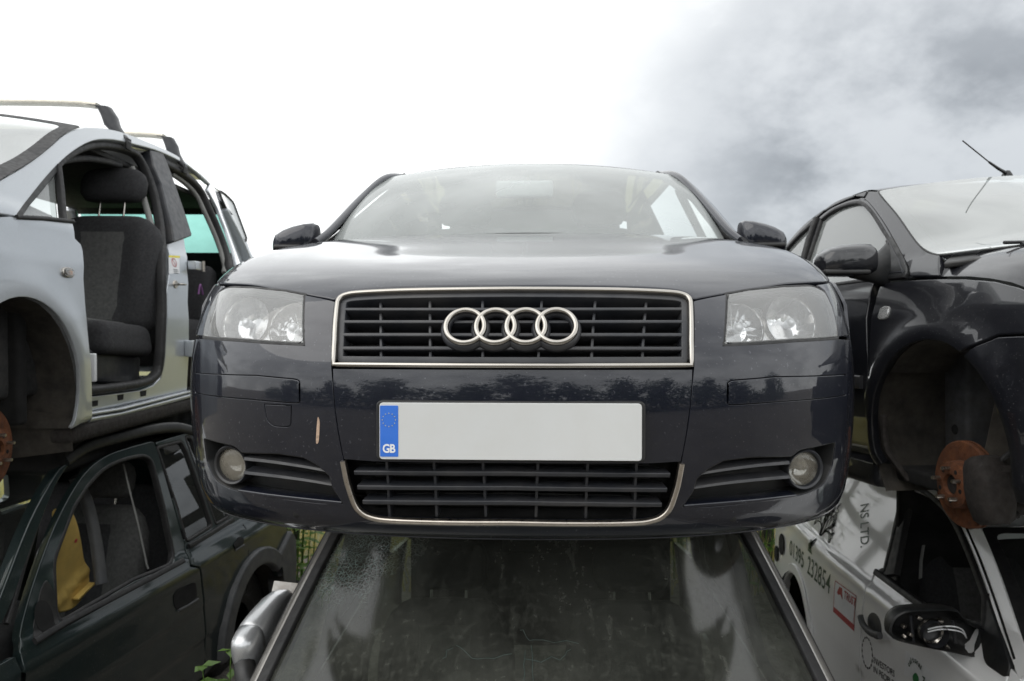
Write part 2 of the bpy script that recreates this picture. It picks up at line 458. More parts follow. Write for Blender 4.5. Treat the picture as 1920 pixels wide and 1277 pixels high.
def m_glass(name, tint=(.86, .93, .91), dust=.06, dustcol=(.42, .43, .41), refl=1.7, rough=.01, ior=1.5, even=False):
    """thin car glass: clear sheet, mirror-like at grazing angles, with a film of dust or painted sky glare"""
    b = MatB(name)
    tr = b.n('ShaderNodeBsdfTransparent'); tr.inputs[0].default_value = tint + (1,)
    gl = b.n('ShaderNodeBsdfGlossy'); gl.inputs[0].default_value = (1, 1, 1, 1); gl.inputs['Roughness'].default_value = rough
    fr = b.n('ShaderNodeFresnel'); fr.inputs[0].default_value = ior
    m1 = b.n('ShaderNodeMixShader'); b.l(b.math('MULTIPLY', fr.outputs[0], refl, True), m1.inputs[0]); b.l(tr.outputs[0], m1.inputs[1]); b.l(gl.outputs[0], m1.inputs[2])
    df = b.n('ShaderNodeBsdfDiffuse'); df.inputs[0].default_value = dustcol + (1,)
    f = b.math('MULTIPLY', b.math('ADD', .62, b.math('MULTIPLY', b.noise(2.2, 3, .5, .3, .75), .35)) if even else b.math('ADD', .35, b.noise(7, 7, .65, .3, .75)), dust, True)
    f = b.math('ADD', f, b.math('MULTIPLY', b.noise(120, 3, .6, .66, .8), dust * (.3 if even else 1.2)), True)
    m2 = b.n('ShaderNodeMixShader'); b.l(f, m2.inputs[0]); b.l(m1.outputs[0], m2.inputs[1]); b.l(df.outputs[0], m2.inputs[2])
    return b.done(m2.outputs[0])

MT = {}
MT['navy'] = m_paint('navy_black_paint', (.0046, .0060, .0120), dust=.07, dustcol=(.105, .108, .122), metal=.3, rough=.42, crough=.03)
MT['grille'] = m_plain('charcoal_plastic', (.020, .022, .027), .42, 0, .2, 18, dust=.22, dustcol=(.10, .085, .065))
MT['black'] = m_plain('black_plastic', (.011, .012, .013), .5, 0, .25, 20, dust=.25, dustcol=(.08, .07, .06))
MT['void'] = m_plain('dark_underbody', (.006, .006, .006), .9, 0, .3, 6)
MT['rubber'] = m_plain('rubber_seal', (.010, .010, .011), .62, 0, .25, 30, dust=.2, dustcol=(.09, .085, .08))
MT['chrome'] = m_plain('dull_chrome', (.40, .38, .35), .22, 1.0, .06, 6, dust=.05, dustcol=(.25, .2, .15))
MT['satin'] = m_plain('satin_aluminium', (.47, .43, .38), .32, 1.0, .1, 60)
MT['mirrorfoil'] = m_plain('reflector_foil', (.88, .89, .90), .10, 1.0, .04, 10)
MT['bezel'] = m_plain('lamp_bezel', (.58, .59, .60), .25, .6, .05, 30)
MT['lampfoil'] = m_plain('lamp_reflector', (.90, .91, .92), .07, .92, .03, 30)
MT['rust'] = m_plain('rusty_iron', (.125, .042, .014), .85, 0, .5, 35, dust=.6, dustcol=(.055, .022, .012), bump=.6, bscale=180)
MT['iron'] = m_plain('grimy_iron', (.024, .020, .018), .85, .1, .4, 30, dust=.5, dustcol=(.02, .018, .016), bump=.5, bscale=120)
MT['liner'] = m_plain('muddy_arch_liner', (.026, .023, .019), .95, 0, .4, 9, dust=.7, dustcol=(.060, .052, .042), bump=.5, bscale=60)
MT['glass'] = m_glass('dusty_glare_windscreen', (.80, .87, .85), dust=.37, dustcol=(.66, .70, .69), refl=1.0, even=True)  # dust film, paled further to paint in the haze of reflected sky
MT['glareglass'] = m_glass('sky_glare_glass', (.74, .80, .79), dust=.26, dustcol=(.68, .72, .71), refl=2.0, even=True)  # pale diffuse film paints the bright sky reflected in these panes
MT['sideglass'] = m_glass('side_window_glass', dust=.04, refl=1.9)
MT['lens'] = m_glass('headlamp_lens', (.98, .985, .985), dust=.24, dustcol=(.86, .87, .86), refl=1.2, even=True)
MT['foglens'] = m_glass('dirty_fog_lens', (.7, .7, .68), dust=.75, dustcol=(.26, .24, .20), refl=1.0)
MT['plate'] = m_plain('white_plate', (.60, .61, .605), .38, 0, .03, 3, dust=.10, dustcol=(.42, .38, .30))
MT['euroblue'] = m_plain('blue_band', (.035, .16, .62), .4, 0, .04, 20)
MT['gold'] = m_plain('dull_yellow_print', (.40, .40, .30), .5)
MT['white'] = m_plain('white_print', (.75, .76, .77), .5, 0, .04)
MT['grey_trim'] = m_plain('grey_headliner', (.22, .22, .21), .9, 0, .1, 12)
MT['seat'] = m_plain('charcoal_seat_cloth', (.028, .028, .030), .95, 0, .25, 60, bump=.5, bscale=500)
MT['seat2'] = m_plain('grey_seat_cloth', (.078, .078, .076), .95, 0, .25, 60, bump=.5, bscale=500)
MT['dash'] = m_plain('dashboard_plastic', (.020, .021, .022), .7, 0, .2, 30, dust=.3, dustcol=(.12, .11, .10))
MT['scar'] = m_plain('scraped_primer', (.42, .30, .22), .8, 0, .4, 120)
MT['amber'] = m_plain('amber_bulb', (.75, .33, .08), .3, 0, .1)
MT['bulb'] = m_plain('bulb_glass', (.62, .64, .66), .12, .3, .05)

# ================================================================== dark hatchback in the middle (upper row)
MA = frame(-0.004, 1.553, CAM_H - 0.66, RAD(2.4))
hatch = empty('hatchback_car', 'dark navy hatchback with four-ring grille badge, stacked in the centre facing the camera', 'car', MA)
A_P = 2.3
_th = np.linspace(0, math.pi / 2, 400)
_X = np.sin(_th) ** (2 / A_P); _Y = 1 - np.cos(_th) ** (2 / A_P)
_L = np.concatenate(([0], np.cumsum(np.hypot(np.diff(_X) * .87, np.diff(_Y) * .55))))
UM = _L[-1]
def planX(u): return np.sign(u) * np.interp(np.abs(u), _L, _X)
def planY(u): return np.interp(np.abs(u), _L, _Y)
#        y0    z0    W     D    drop at the flank
ROWS = [(.26, .215, .80, .42, 0), (.10, .210, .835, .49, 0), (.050, .232, .852, .525, 0), (.022, .30, .866, .545, 0),
        (.002, .42, .872, .55, 0), (.000, .54, .873, .55, 0), (.018, .62, .872, .55, 0), (.060, .688, .868, .545, -.008),
        (.110, .738, .863, .53, -.014), (.18, .776, .858, .50, -.016), (.32, .818, .853, .44, -.018), (.55, .868, .848, .39, -.020),
        (.80, .924, .840, .35, -.004), (1.06, .972, .83, .30, .020), (1.22, .993, .82, .27, .04)]
_R = np.array(ROWS); _R[:, 2] *= .970; _S = np.concatenate(([0], np.cumsum(np.hypot(np.diff(_R[:, 0]), np.diff(_R[:, 1])))))
_rf = nspline(_S, _R)
SM = _S[-1]
def nose_fn(u, s):
    q = _rf(np.clip(s, -.05, SM + .05)); X, Y = planX(u), planY(u)
    return np.stack((q[..., 2] * X, q[..., 0] + q[..., 3] * Y, q[..., 1] - q[..., 4] * np.abs(X) ** 4), -1)
NS = Surf(nose_fn, (-UM, UM, 0, SM), MA, 1, (260, 200))
def fl(a): a = np.array(a, float); a[:, 0] *= -1; return a          # mirror to the other flank
def both(a): return ((a, -1), (fl(a), 1))
mir = lambda a: np.concatenate((a, fl(a)[::-1]))                     # left half open line -> whole line

# lines measured on the left half
bon_edge = NS.px(spl([(425, 531), (472, 534), (511, 541), (570, 552), (612, 560), (627, 562.5), (636, 556), (650, 549), (672, 544.5), (735, 540), (850, 537), (962, 536.5)], 5))
u_b = -UM * .905
bon_edge = bon_edge[bon_edge[:, 0] > u_b]
s_top = SM - .14
bon_left = np.array([(u_b, s) for s in np.linspace(s_top, bon_edge[0, 1] + .015, 14)])
bonnet_loop = np.concatenate((bon_left, bon_edge[1:]))
bonnet_loop = np.concatenate((bonnet_loop, fl(bonnet_loop[:-1])[::-1]))
def bon_disp(q):                       # two soft swage lines along the bonnet
    d = np.abs(np.abs(q[..., 0]) - (.60 + .06 * q[..., 1]))
    return .0008 * np.exp(-(d / .05) ** 2) * sstep(q[..., 1], .75, 1.0)
panel('bonnet', NS, bonnet_loop, MT['navy'], hatch, gap=.002, res=.04, t=.016, r=.004, disp=bon_disp)
# headlight outline
hl = NS.px(rpoly([(572, 551, 1), (535, 544, 0), (478, 538.5, 0), (430, 537, 9), (408, 548, 8), (393, 578, 0), (383, 612, 0), (379.5, 634, 3), (450, 639, 0), (507, 643.5, 0), (571, 647, 5)], 2, 4))
gr_out = NS.px([(623.5, 689), (625, 640), (628, 590), (630, 571)] + [tuple(p) for p in spl([(632, 565), (637, 559), (648, 553.5), (672, 549.5), (751, 545.8), (850, 544), (962, 543)], 4)])
# bumper: middle piece and two corner pieces
seam = NS.px([(623, 690.5), (624, 720), (627, 760), (634, 810), (644, 862)])
lowg = NS.px([(644, 864)] + [tuple(p) for p in spl([(652, 905), (664, 941), (676, 958), (696, 969), (735, 975), (850, 978.5), (962, 979)], 5)])
ctr = np.concatenate((fl(seam)[::-1], )) if False else None
centre_loop = np.concatenate((NS.px([(962, 692)])[:1] * (0, 1), NS.px([(800, 691.5), (700, 691)]), seam, NS.px([(700, 866), (800, 868)]), NS.px([(962, 869)])[:1] * (0, 1)))
centre_loop = np.concatenate((centre_loop, fl(centre_loop[1:-1])[::-1]))
panel('bumper_centre', NS, centre_loop, MT['navy'], hatch, gap=.0005, res=.04, t=.014, r=.0014)
s_arch = NS.px([(381, 634)])[0, 1]
out_u = -UM * .995
bot = [(u, .135 + .0 * u) for u in np.linspace(out_u, 0, 22)]
hl_low = NS.px([(571, 647.5), (507, 644.5), (450, 640), (380, 635)])
notch = NS.px([(572, 553), (600, 558.5), (622, 563.5), (628, 565.5), (624.5, 600), (622.5, 650), (621.5, 690)])
moul = NS.px(rpoly([(366, 699, 0), (480, 704, 0), (549, 710.5, 0), (562, 713, 9), (562.5, 756, 9), (549, 756, 0), (470, 749, 0), (366, 736, 0)], 1, 4))
moul[moul[:, 0] < out_u + .012, 0] = out_u + .012
wash = NS.px(rpoly([(495, 758, 1), (546, 760.5, 1), (545, 801, 9), (512, 799, 12), (500, 788, 10)], 2, 4))
fogr = NS.px(rpoly([(382, 822, 4), (440, 837, 8), (452, 849, 4), (520, 851, 2), (568, 858, 4), (597, 874, 3), (617, 893, 3), (623, 915, 3), (643, 945, 2), (600, 944, 0), (500, 931, 0), (448, 921, 4), (424, 914, 12), (402, 900, 10), (388, 866, 6)], 3, 4))
half = np.concatenate((np.array([(out_u, s) for s in np.linspace(.15, hl_low[-1, 1] - .01, 9)]), hl_low[::-1], notch, seam[1:], lowg[1:]))
bottom = np.array([(u, .135) for u in np.linspace(-out_u, out_u, 44)])
bumper = panel('bumper', NS, np.concatenate((half, fl(half[:-1])[::-1], bottom)), MT['navy'], hatch, holes=[moul, fogr, wash, fl(moul), fl(fogr)], gap=.0005, res=.035, t=.014, r=.0012)
for f in ((lambda a: a), fl): panel('bumper_moulding', NS, f(moul), MT['navy'], bumper, gap=.0004, off=.0012, res=.035, r=.0018)
panel('washer_cover', NS, wash, MT['navy'], bumper, gap=.0004, res=.03, r=.0012)
# lip crease under the bumper
lip_uv = np.array([(u, .175) for u in np.linspace(-UM * .97, UM * .97, 60)])
strip('bumper_lip', NS, lip_uv, .006, .004, MT['navy'], hatch, off=-.0015, r=.0018)
# paint scrape on the left corner of the bumper
panel('paint_scrape', NS, NS.px(spl([(596, 782), (599.5, 790), (599, 808), (597.5, 828), (594, 832), (592.5, 826), (594, 800)], 3, True)), MT['scar'], hatch, off=.0006, t=.0006, r=.0002, res=.01)
# dark sheet added behind the skin to block light
block_loop = np.array([(-UM * .99, .0), (UM * .99, .0), (UM * .99, .90), (-UM * .99, .90)])
panel('bumper_light_block', NS, block_loop, MT['void'], hatch, off=-.075, res=.06, t=.001, r=.0005)

# upper grille
def grille_slats(par, lines, verts, deep, mat, w=.0085, vw=.006):
    for ln in lines: strip('slat', NS, ln, w, deep, mat, par, off=-deep, r=.0025)
    for ln in verts: strip('grille_bar', NS, ln, vw, deep * .8, mat, par, off=-deep - .004, r=.0015)
gloop = np.concatenate((gr_out, fl(gr_out[:-1])[::-1]))
grf = strip('grille', NS, inset(dens(gloop, .02), .0055), .0105, .016, MT['chrome'], hatch, off=-.006, closed=True, r=.0045, res=.02)
strip('grille_surround', NS, inset(dens(gloop, .02), .0175), .014, .030, MT['grille'], grf, off=-.030, closed=True, r=.002, res=.02)
ls = []
for y in (579, 602.5, 627, 652.5):
    a = NS.px([(641 if y < 590 else 637, y), (700, y), (760, y), (830, y), (900, y), (960, y)]); ls.append(np.concatenate((a, fl(a[:-1])[::-1])))
vs_ = []
for x in (711, 804.5, 904):
    a = NS.px([(x, 553), (x, 600), (x, 650), (x, 684)]); vs_ += [a, fl(a)]
grille_slats(grf, ls, vs_, .034, MT['grille'])
gin = inset(dens(gloop, .02), .012)
panel('grille_backing', NS, gin, MT['void'], grf, off=-.05, res=.06, t=.002, r=.0008)
for y in np.arange(560, 690, 9.5):
    a = NS.px([(648, y), (760, y), (860, y), (960, y)]); a = np.concatenate((a, fl(a[:-1])[::-1]))
    strip('cooling_fin', NS, a, .003, .008, MT['black'], grf, off=-.046, r=.001, res=.08)
# four-ring badge
gc = NS.px([(962, 617)])[0] * (0, 1)
c0 = NS.P(gc); n0 = NS.frame(gc)[2]; t0_ = np.array((1.0, 0, 0)); b0 = np.cross(n0, t0_) * -1
b0 = b0 if b0[2] > 0 else -b0
def torus_mesh(c, R, rw, rn, n=56, k=10):
    V, F = [], []
    for i in range(n):
        a = 2 * math.pi * i / n; d = t0_ * math.cos(a) + b0 * math.sin(a)
        for j in range(k):
            th = 2 * math.pi * j / k
            V.append(c + d * (R + rw * math.cos(th)) + n0 * rn * math.sin(th))
    for i in range(n):
        for j in range(k):
            F.append((i * k + j, ((i + 1) % n) * k + j, ((i + 1) % n) * k + (j + 1) % k, i * k + (j + 1) % k))
    return V, F
bV, bF = [], []
rc = [c0 + t0_ * (i - 1.5) * .0618 for i in range(4)]
for c in rc:
    V, F = torus_mesh(c + n0 * -.004, .0405, .0105, .012); o_ = len(bV)
    bV += V; bF += [tuple(o_ + q for q in f) for f in F]
badge = mk('badge', bV, bF, MT['grille'], hatch, angle=60); fix_normals(badge, 60)
for i, c in enumerate(rc):
    V, F = torus_mesh(c + n0 * (.0095 + .0004 * i), .0392, .0060, .0072)
    o = mk('ring', V, F, MT['chrome'], badge, angle=80); fix_normals(o, 80)
# lower grille with its bright lip
lipl = mir(lowg)
lg = strip('lower_grille', NS, lipl, .0115, .014, MT['satin'], hatch, off=-.006, r=.004, res=.02)
ls = []
for y, x in ((887, 664), (914.5, 670), (942, 680), (962, 700)):
    a = NS.px([(x, y), (720, y + .5), (800, y + 1), (880, y + 1.5), (960, y + 1.5)]); ls.append(np.concatenate((a, fl(a[:-1])[::-1])))
vs_ = []
for x, k in ((721, .06), (811, .03), (904, .012)):
    a = NS.px([(x, 869), (x + 3, 910), (x + 6, 974)]); vs_ += [a, fl(a)]
grille_slats(lg, ls[:3], vs_, .036, MT['grille'], w=.010)
lback = np.concatenate((lipl, NS.px([(1276, 864)])[:0]))
panel('grille_backing', NS, lipl, MT['void'], lg, off=-.055, res=.06, t=.002, r=.0008)
for y in np.arange(874, 972, 8.5):
    a = NS.px([(690, y), (800, y), (960, y)]); a = np.concatenate((a, fl(a[:-1])[::-1]))
    strip('cooling_fin', NS, a, .004, .008, MT['black'], lg, off=-.052, r=.001, res=.08)
# number plate on its black holder
PZ = .4526; PYY = -.012
def flat_panel(name, loop, y, t, mat, par, r=.001):
    FS = Surf(lambda u, v: np.stack((u, np.full_like(u, y), v), -1), (-1, 1, 0, 1), MA, 1)
    return panel(name, FS, loop, mat, par, t=t, r=r, res=.08)
flat_panel('plate_holder', rpoly([(-.268, PZ - .060), (.268, PZ - .060), (.268, PZ + .060), (-.268, PZ + .060)], .012), -.006, .05, MT['black'], hatch, .003)
plate = flat_panel('number_plate', rpoly([(-.26, PZ - .0565), (.26, PZ - .0565), (.26, PZ + .0565), (-.26, PZ + .0565)], .008), PYY, .005, MT['plate'], hatch)
flat_panel('country_band', rpoly([(-.2585, PZ - .051), (-.222, PZ - .051), (-.222, PZ + .051), (-.2585, PZ + .051)], .002), PYY - .0008, .0006, MT['euroblue'], plate, .0002)
FS = Surf(lambda u, v: np.stack((u, np.full_like(u, PYY - .0016), v), -1), (-1, 1, 0, 1), MA, 1)
for i in range(12):
    a = 2 * math.pi * i / 12
    pts = [(-.2405 + .0132 * math.sin(a) + (.0017 if k % 2 == 0 else .0008) * math.sin(k * math.pi / 5), PZ + .0225 + .0132 * math.cos(a) + (.0017 if k % 2 == 0 else .0008) * math.cos(k * math.pi / 5)) for k in range(10)]
    panel('star', FS, pts, MT['gold'], plate, t=.0004, r=.0001, res=.05)
text_on('country_letters', FS, 'GB', (-.2535, PZ - .0425), (1, 0), (0, 1.15), MT['white'], plate, off=.0, size=.0205, space=.92, bold=.0006)

# headlights
for lp, sd in both(hl):
    f = (lambda a: a) if sd < 0 else fl
    hd = panel('headlight', NS, lp, MT['lens'], hatch, gap=.0028, res=.03, t=.012, r=.004, off=.001)
    strip('headlight_seal', NS, lp, .007, .014, MT['rubber'], hd, off=-.014, closed=True, r=.002)
    strip('lens_edge', NS, inset(lp, .008), .007, .010, MT['grille'], hd, off=-.020, closed=True, r=.002)
    lamps = [(f(NS.px([(441, 588)]))[0], .060, .035), (f(NS.px([(533, 595)]))[0], .054, .028)]
    holes = []
    for (q, R, dp) in lamps:
        holes.append(np.array([(q[0] + R * .80 * math.cos(a) * (1.05), q[1] + R * .80 * math.sin(a)) for a in np.linspace(0, 2 * math.pi, 30, endpoint=False)]))
    # the two holes may meet: cut only the inner lamp, let the outer bowl stand in front
    panel('headlight_bezel', NS, inset(lp, .004), MT['bezel'], hd, off=-.058, res=.03, t=.002, r=.001, disp=lambda q: .004 * np.sin(q[..., 0] * 230))
    for j, (q, R, dp) in enumerate(lamps):
        P0 = NS.P(q); N0 = NS.frame(q)[2]; ax = nrm(N0 * .55 + np.array((0, -1, .05)) * .6)
        c = P0 - N0 * .052
        prof = [(.008, -.012)] + [(R * math.sqrt(k / 8) , -.012 + .034 * k / 8) for k in range(1, 9)] + [(R * 1.05, .023), (R * 1.05, .014)]
        lathe('reflector', prof, c, ax, MT['lampfoil'], hd, 18, 4)
        lathe('reflector_rim', [(R * .985, .020), (R * 1.02, .026), (R * 1.07, .022), (R * 1.07, .0)], c, ax, MT['chrome'], hd, 40, 50)
        lathe('bulb', [(.0, .030), (.006, .029), (.011, .024), (.012, .016), (.008, .008), (.008, -.012)], c, ax, MT['bulb'], hd, 18, 50)
    q = f(NS.px([(408, 598)]))[0]; P0 = NS.P(q); N0 = NS.frame(q)[2]
    lathe('turn_signal_bulb', [(0, .016), (.007, .013), (.010, .004), (.008, -.008)], P0 - N0 * .042, N0, MT['amber'], hd, 14, 50)

# fog lamps, louvres and ledge
for lp, sd in both(fogr):
    f = (lambda a: a) if sd < 0 else fl
    rec = panel('fog_recess', NS, inset(dens(lp, .02), -.004), MT['black'], hatch, off=-.045, res=.03, t=.002, r=.001)
    q = f(NS.px([(427, 874)]))[0]; P0 = NS.P(q); N0 = NS.frame(q)[2]; ax = nrm(N0 * .45 + np.array((0, -1, 0)) * .55)
    fg = lathe('fog_lamp', [(.0455, -.045), (.0455, .004), (.0425, .009), (.0385, .006), (.0375, -.004), (.037, -.02)], P0 - N0 * .012, ax, MT['grille'], hatch, 40, 40)
    lathe('fog_reflector', [(.004, -.030), (.02, -.026), (.032, -.016), (.0375, -.004)], P0 - N0 * .012, ax, MT['mirrorfoil'], fg, 32, 40)
    lathe('fog_glass', [(0, .004), (.015, .0035), (.029, .001), (.0375, -.003)], P0 - N0 * .012, ax, MT['foglens'], fg, 32, 60)
    lathe('bulb', [(0, .0), (.005, -.002), (.007, -.008), (.007, -.025)], P0 - N0 * .016, ax, MT['bulb'], fg, 14, 50)
    for pts in ([(456, 862), (510, 868), (565, 876), (616, 885)], [(456, 888), (510, 894), (565, 901), (621, 910)]):
        ln = f(NS.px(spl(pts, 4)))
        strip('fog_louvre', NS, ln, .016, .030, MT['grille'], rec, r=.003, sec=lambda t, s_=sd: [(-s_ * -.006 * k_, n_) for k_, n_ in ((1, -.030), (.6 * (1 - .5 * t), -.004), (.2, -.001), (-.8 * (1 - .5 * t), -.004), (-1.3, -.030))])
    ln = f(NS.px(spl([(447, 922), (500, 930), (570, 938), (640, 945)], 4)))
    strip('fog_ledge', NS, ln, .010, .030, MT['navy'], rec, off=-.030, r=.003)
    wall = f(fogr)
    strip('recess_wall', NS, wall, .003, .046, MT['black'], rec, off=-.048, closed=True, r=.001, res=.02)

# front wings on the nose and flanks
for sd in (-1, 1):
    hi = [(u_b, s) for s in np.linspace(bon_edge[0, 1] + .012, s_top, 14)]
    ed = [(-UM * .999, s) for s in np.linspace(s_top, hl_low[-1, 1] + .006, 18)]
    hl_t = NS.px([(381, 632), (384, 612), (394, 578), (409, 547), (424, 536)])
    lp = np.concatenate((np.array(hi), np.array(ed), hl_t))
    panel('front_wing', NS, lp if sd < 0 else fl(lp), MT['navy'], hatch, gap=.0015, res=.035, t=.012)
def a_w(y, z):
    base = np.interp(z, [.15, .25, .42, .6, .75, .90, .97], [.80, .850, .868, .870, .862, .838, .815])
    up = .795 - (z - .98) * .52
    k = sstep(z, .93, 1.03); w = base * (1 - k) + up * k
    return w * (1 - .10 * sstep(y, 2.9, 4.3))
def side(wf, M, sd, rng=(-.5, 5, 0, 2)):
    return Surf(lambda u, v: np.stack((sd * wf(u, v), u, v), -1), rng, M, sd, (140, 90))
def arc(c, r, a0, a1, n=20, rz=None):
    return [(c[0] + r * math.cos(RAD(a)), c[1] + (rz or r) * math.sin(RAD(a))) for a in np.linspace(a0, a1, n)]
def xf(o, c, ang, axis='Z'):
    o.data.transform(Matrix.Translation(c) @ Matrix.Rotation(ang, 4, axis) @ Matrix.Translation(-Vector(c)))
for sd in (-1, 1):
    SA = side(a_w, MA, sd)
    fw = panel('wing_flank', SA, [(.52, .60)] + [(.535, .72), (.60, .78), (.75, .815), (.95, .875), (1.16, .918), (1.36, .935), (1.38, .6), (1.38, .24), (1.24, .24)] + arc((.87, .31), .35, -12, 120, 16), MT['navy'], hatch, gap=.002, res=.06)
    ang = RAD(-9) if sd > 0 else 0.0          # the door on the right of the picture stands ajar
    hinge = (sd * .86, 1.40, .6)
    dparts = [panel('door', SA, rpoly([(1.385, .24), (2.58, .24), (2.66, .6), (2.66, .955), (1.385, .935)], .02), MT['navy'], hatch, gap=.002, res=.08, t=.03)]
    win = rpoly([(1.62, .985, .01), (2.60, 1.0, .03), (2.50, 1.335, .06), (2.18, 1.345, .1)], .03)
    dparts.append(panel('window_frame', SA, rpoly([(1.42, .955, .02), (2.66, .97, .02), (2.56, 1.375, .05), (2.14, 1.385, .12)], .05), MT['black'], dparts[0], holes=[win], off=.004, res=.06, t=.03, r=.006))
    dparts.append(panel('door_glass', SA, win, MT['sideglass'], dparts[0], off=-.008, res=.08, t=.003, r=.001))
    dparts.append(bbox('door_handle', (.02, .16, .025), (sd * .885, 2.45, .80), MT['navy'], dparts[0], bevel=.008))
    if ang:
        for o in dparts: xf(o, hinge, ang)
    qw = rpoly([(2.76, 1.01, .02), (3.42, 1.05, .08), (3.10, 1.31, .12), (2.72, 1.335, .03)], .04)
    panel('rear_quarter', SA, [(2.67, .24), (3.10, .24)] + arc((3.45, .31), .35, 192, -12, 22) + [(4.05, .26), (4.18, .5), (4.20, .80), (4.08, 1.0), (3.75, 1.20), (3.35, 1.36), (2.60, 1.385), (2.67, .97)], MT['navy'], hatch, holes=[qw], gap=.002, res=.08)
    panel('quarter_glass', SA, qw, MT['sideglass'], hatch, off=-.006, res=.08, t=.003, r=.001)
    bbox('sill', (.08, 1.9, .10), (sd * .79, 2.18, .22), MT['navy'], hatch, bevel=.03)
    # windscreen pillar
    pp = spl([(sd * .802, 1.31, .972), (sd * .775, 1.42, 1.03), (sd * .730, 1.72, 1.20), (sd * .682, 1.96, 1.328), (sd * .645, 2.20, 1.380)], 6)
    sweep('windscreen_pillar', pp, np.tile((sd * .65, -.45, .6), (len(pp), 1)), rsec(.075, .03, .012, -.03), MT['navy'], hatch)
    strip('pillar_seal', SA, spl([(1.40, .955), (1.62, 1.10), (1.85, 1.24), (2.14, 1.375)], 5), .022, .02, MT['rubber'], hatch, off=-.004)
    # arch liner and bare hub
    ln = [(y_, sd * .80, z_) for y_, z_ in arc((.87, .31), .37, 170, -10, 14)]
    R1 = [(sd * .84, p[0], p[2]) for p in ln]; R2 = [(sd * .45, p[0], p[2]) for p in ln]
    mk('arch_liner', R1 + R2, [(i, i + 1, 14 + i + 1, 14 + i) for i in range(13)], MT['liner'], hatch)
    lathe('brake_disc', [(.03, .02), (.07, .02), (.07, 0), (.145, 0), (.145, -.022), (.07, -.022)], (sd * .74, .87, .24), (sd, 0, 0), MT['rust'], hatch, 36)
    # door mirror
    cx, cyy, cz = sd * .865, 1.37, .992
    R_ = []
    for k, (ox, a, b, oy, oz, p_) in enumerate(((.108, .012, .016, .02, -.034, 2.2), (.102, .030, .029, .01, -.027, 2.4), (.085, .045, .038, 0, -.019, 2.6), (.05, .055, .046, 0, -.011, 2.8), (.01, .058, .052, 0, -.005, 2.9), (-.04, .057, .057, 0, .0, 3.0), (-.075, .050, .058, .004, .002, 3.0), (-.086, .044, .052, .008, .002, 3))):
        R_.append(sellipse((cx + sd * ox * .87, cyy + oy, cz + oz), (0, 1, 0), (0, 0, 1), a, b, p_, 22))
    mr = rings('door_mirror', R_, MT['navy'], hatch)
    bbox('mirror_glass', (.135, .008, .085), (cx, cyy + .055, cz), MT['mirrorfoil'], mr, bevel=.003)
    bbox('mirror_band', (.142, .112, .016), (cx + sd * .004, cyy - .003, cz - .034), MT['black'], mr, bevel=.007)
    tube('mirror_arm', [(sd * .79, 1.42, .955), (sd * .83, 1.40, .955), (sd * .87, 1.385, .965)], .02, MT['black'], mr)

# greenhouse
def ws_fn(u, v):
    bx, by, bz = .755 * u, 1.10 + .27 * u * u, .988 - .03 * u * u
    tx, ty, tz = .648 * u, 1.90 + .13 * u * u, 1.378 - .028 * u * u
    k = v * (1 - v) * 4
    return np.stack((bx + (tx - bx) * v, by + (ty - by) * v - .018 * k, bz + (tz - bz) * v + .030 * k), -1)
WS = Surf(ws_fn, (-1, 1, 0, 1), MA, 1)
scr = panel('windscreen', WS, rpoly([(-.985, -.02), (.985, -.02), (.985, .99), (-.985, .99)], .04), MT['glass'], hatch, res=.07, t=.004, r=.001)
fr_o = rpoly([(-1.0, -.04), (1.0, -.04), (1.0, 1.0), (-1.0, 1.0)], .04); fr_i = rpoly([(-.962, -.032), (.962, -.032), (.955, .965), (-.955, .965)], .05)
panel('windscreen_seal', WS, fr_o, MT['rubber'], hatch, holes=[fr_i], off=-.006, res=.05, t=.004, r=.002)
def rf_fn(u, v):
    z = 1.378 + .048 * np.sin(np.clip(v / 1.9, 0, 1) * 2.1) - (.03 + .02 * v) * np.abs(u) ** 2.4
    return np.stack(((.648 + .02 * np.sin(v * 1.6) - .05 * sstep(v, .9, 1.8)) * u, 1.895 + .13 * u * u * (1 - sstep(v, 0, 1.2)) + v, z), -1)
RS = Surf(rf_fn, (-1, 1, 0, 1.8), MA, -1 if False else 1)
panel('roof', RS, np.array([(-1, .0), (1, .0), (1, 1.62), (-1, 1.62)]), MT['navy'], hatch, res=.08, t=.03, r=.006)
rw = [(-.54, 3.47, 1.412), (.54, 3.47, 1.412), (.62, 4.02, 1.02), (-.62, 4.02, 1.02)]
mk('tailgate_glass', rw, [(0, 1, 2, 3)], MT['sideglass'], hatch)
tgR = []
for y_, z_, w_ in ((4.02, 1.02, .68), (4.14, .92, .74), (4.20, .75, .78), (4.20, .45, .80), (4.14, .26, .76)):
    tgR.append([(-w_, y_ - .12, z_), (-w_ * .7, y_ - .02, z_), (0, y_, z_), (w_ * .7, y_ - .02, z_), (w_, y_ - .12, z_)])
mk('tailgate', [p for r in tgR for p in r], [(i * 5 + j, i * 5 + j + 1, (i + 1) * 5 + j + 1, (i + 1) * 5 + j) for i in range(4) for j in range(4)], MT['navy'], hatch)
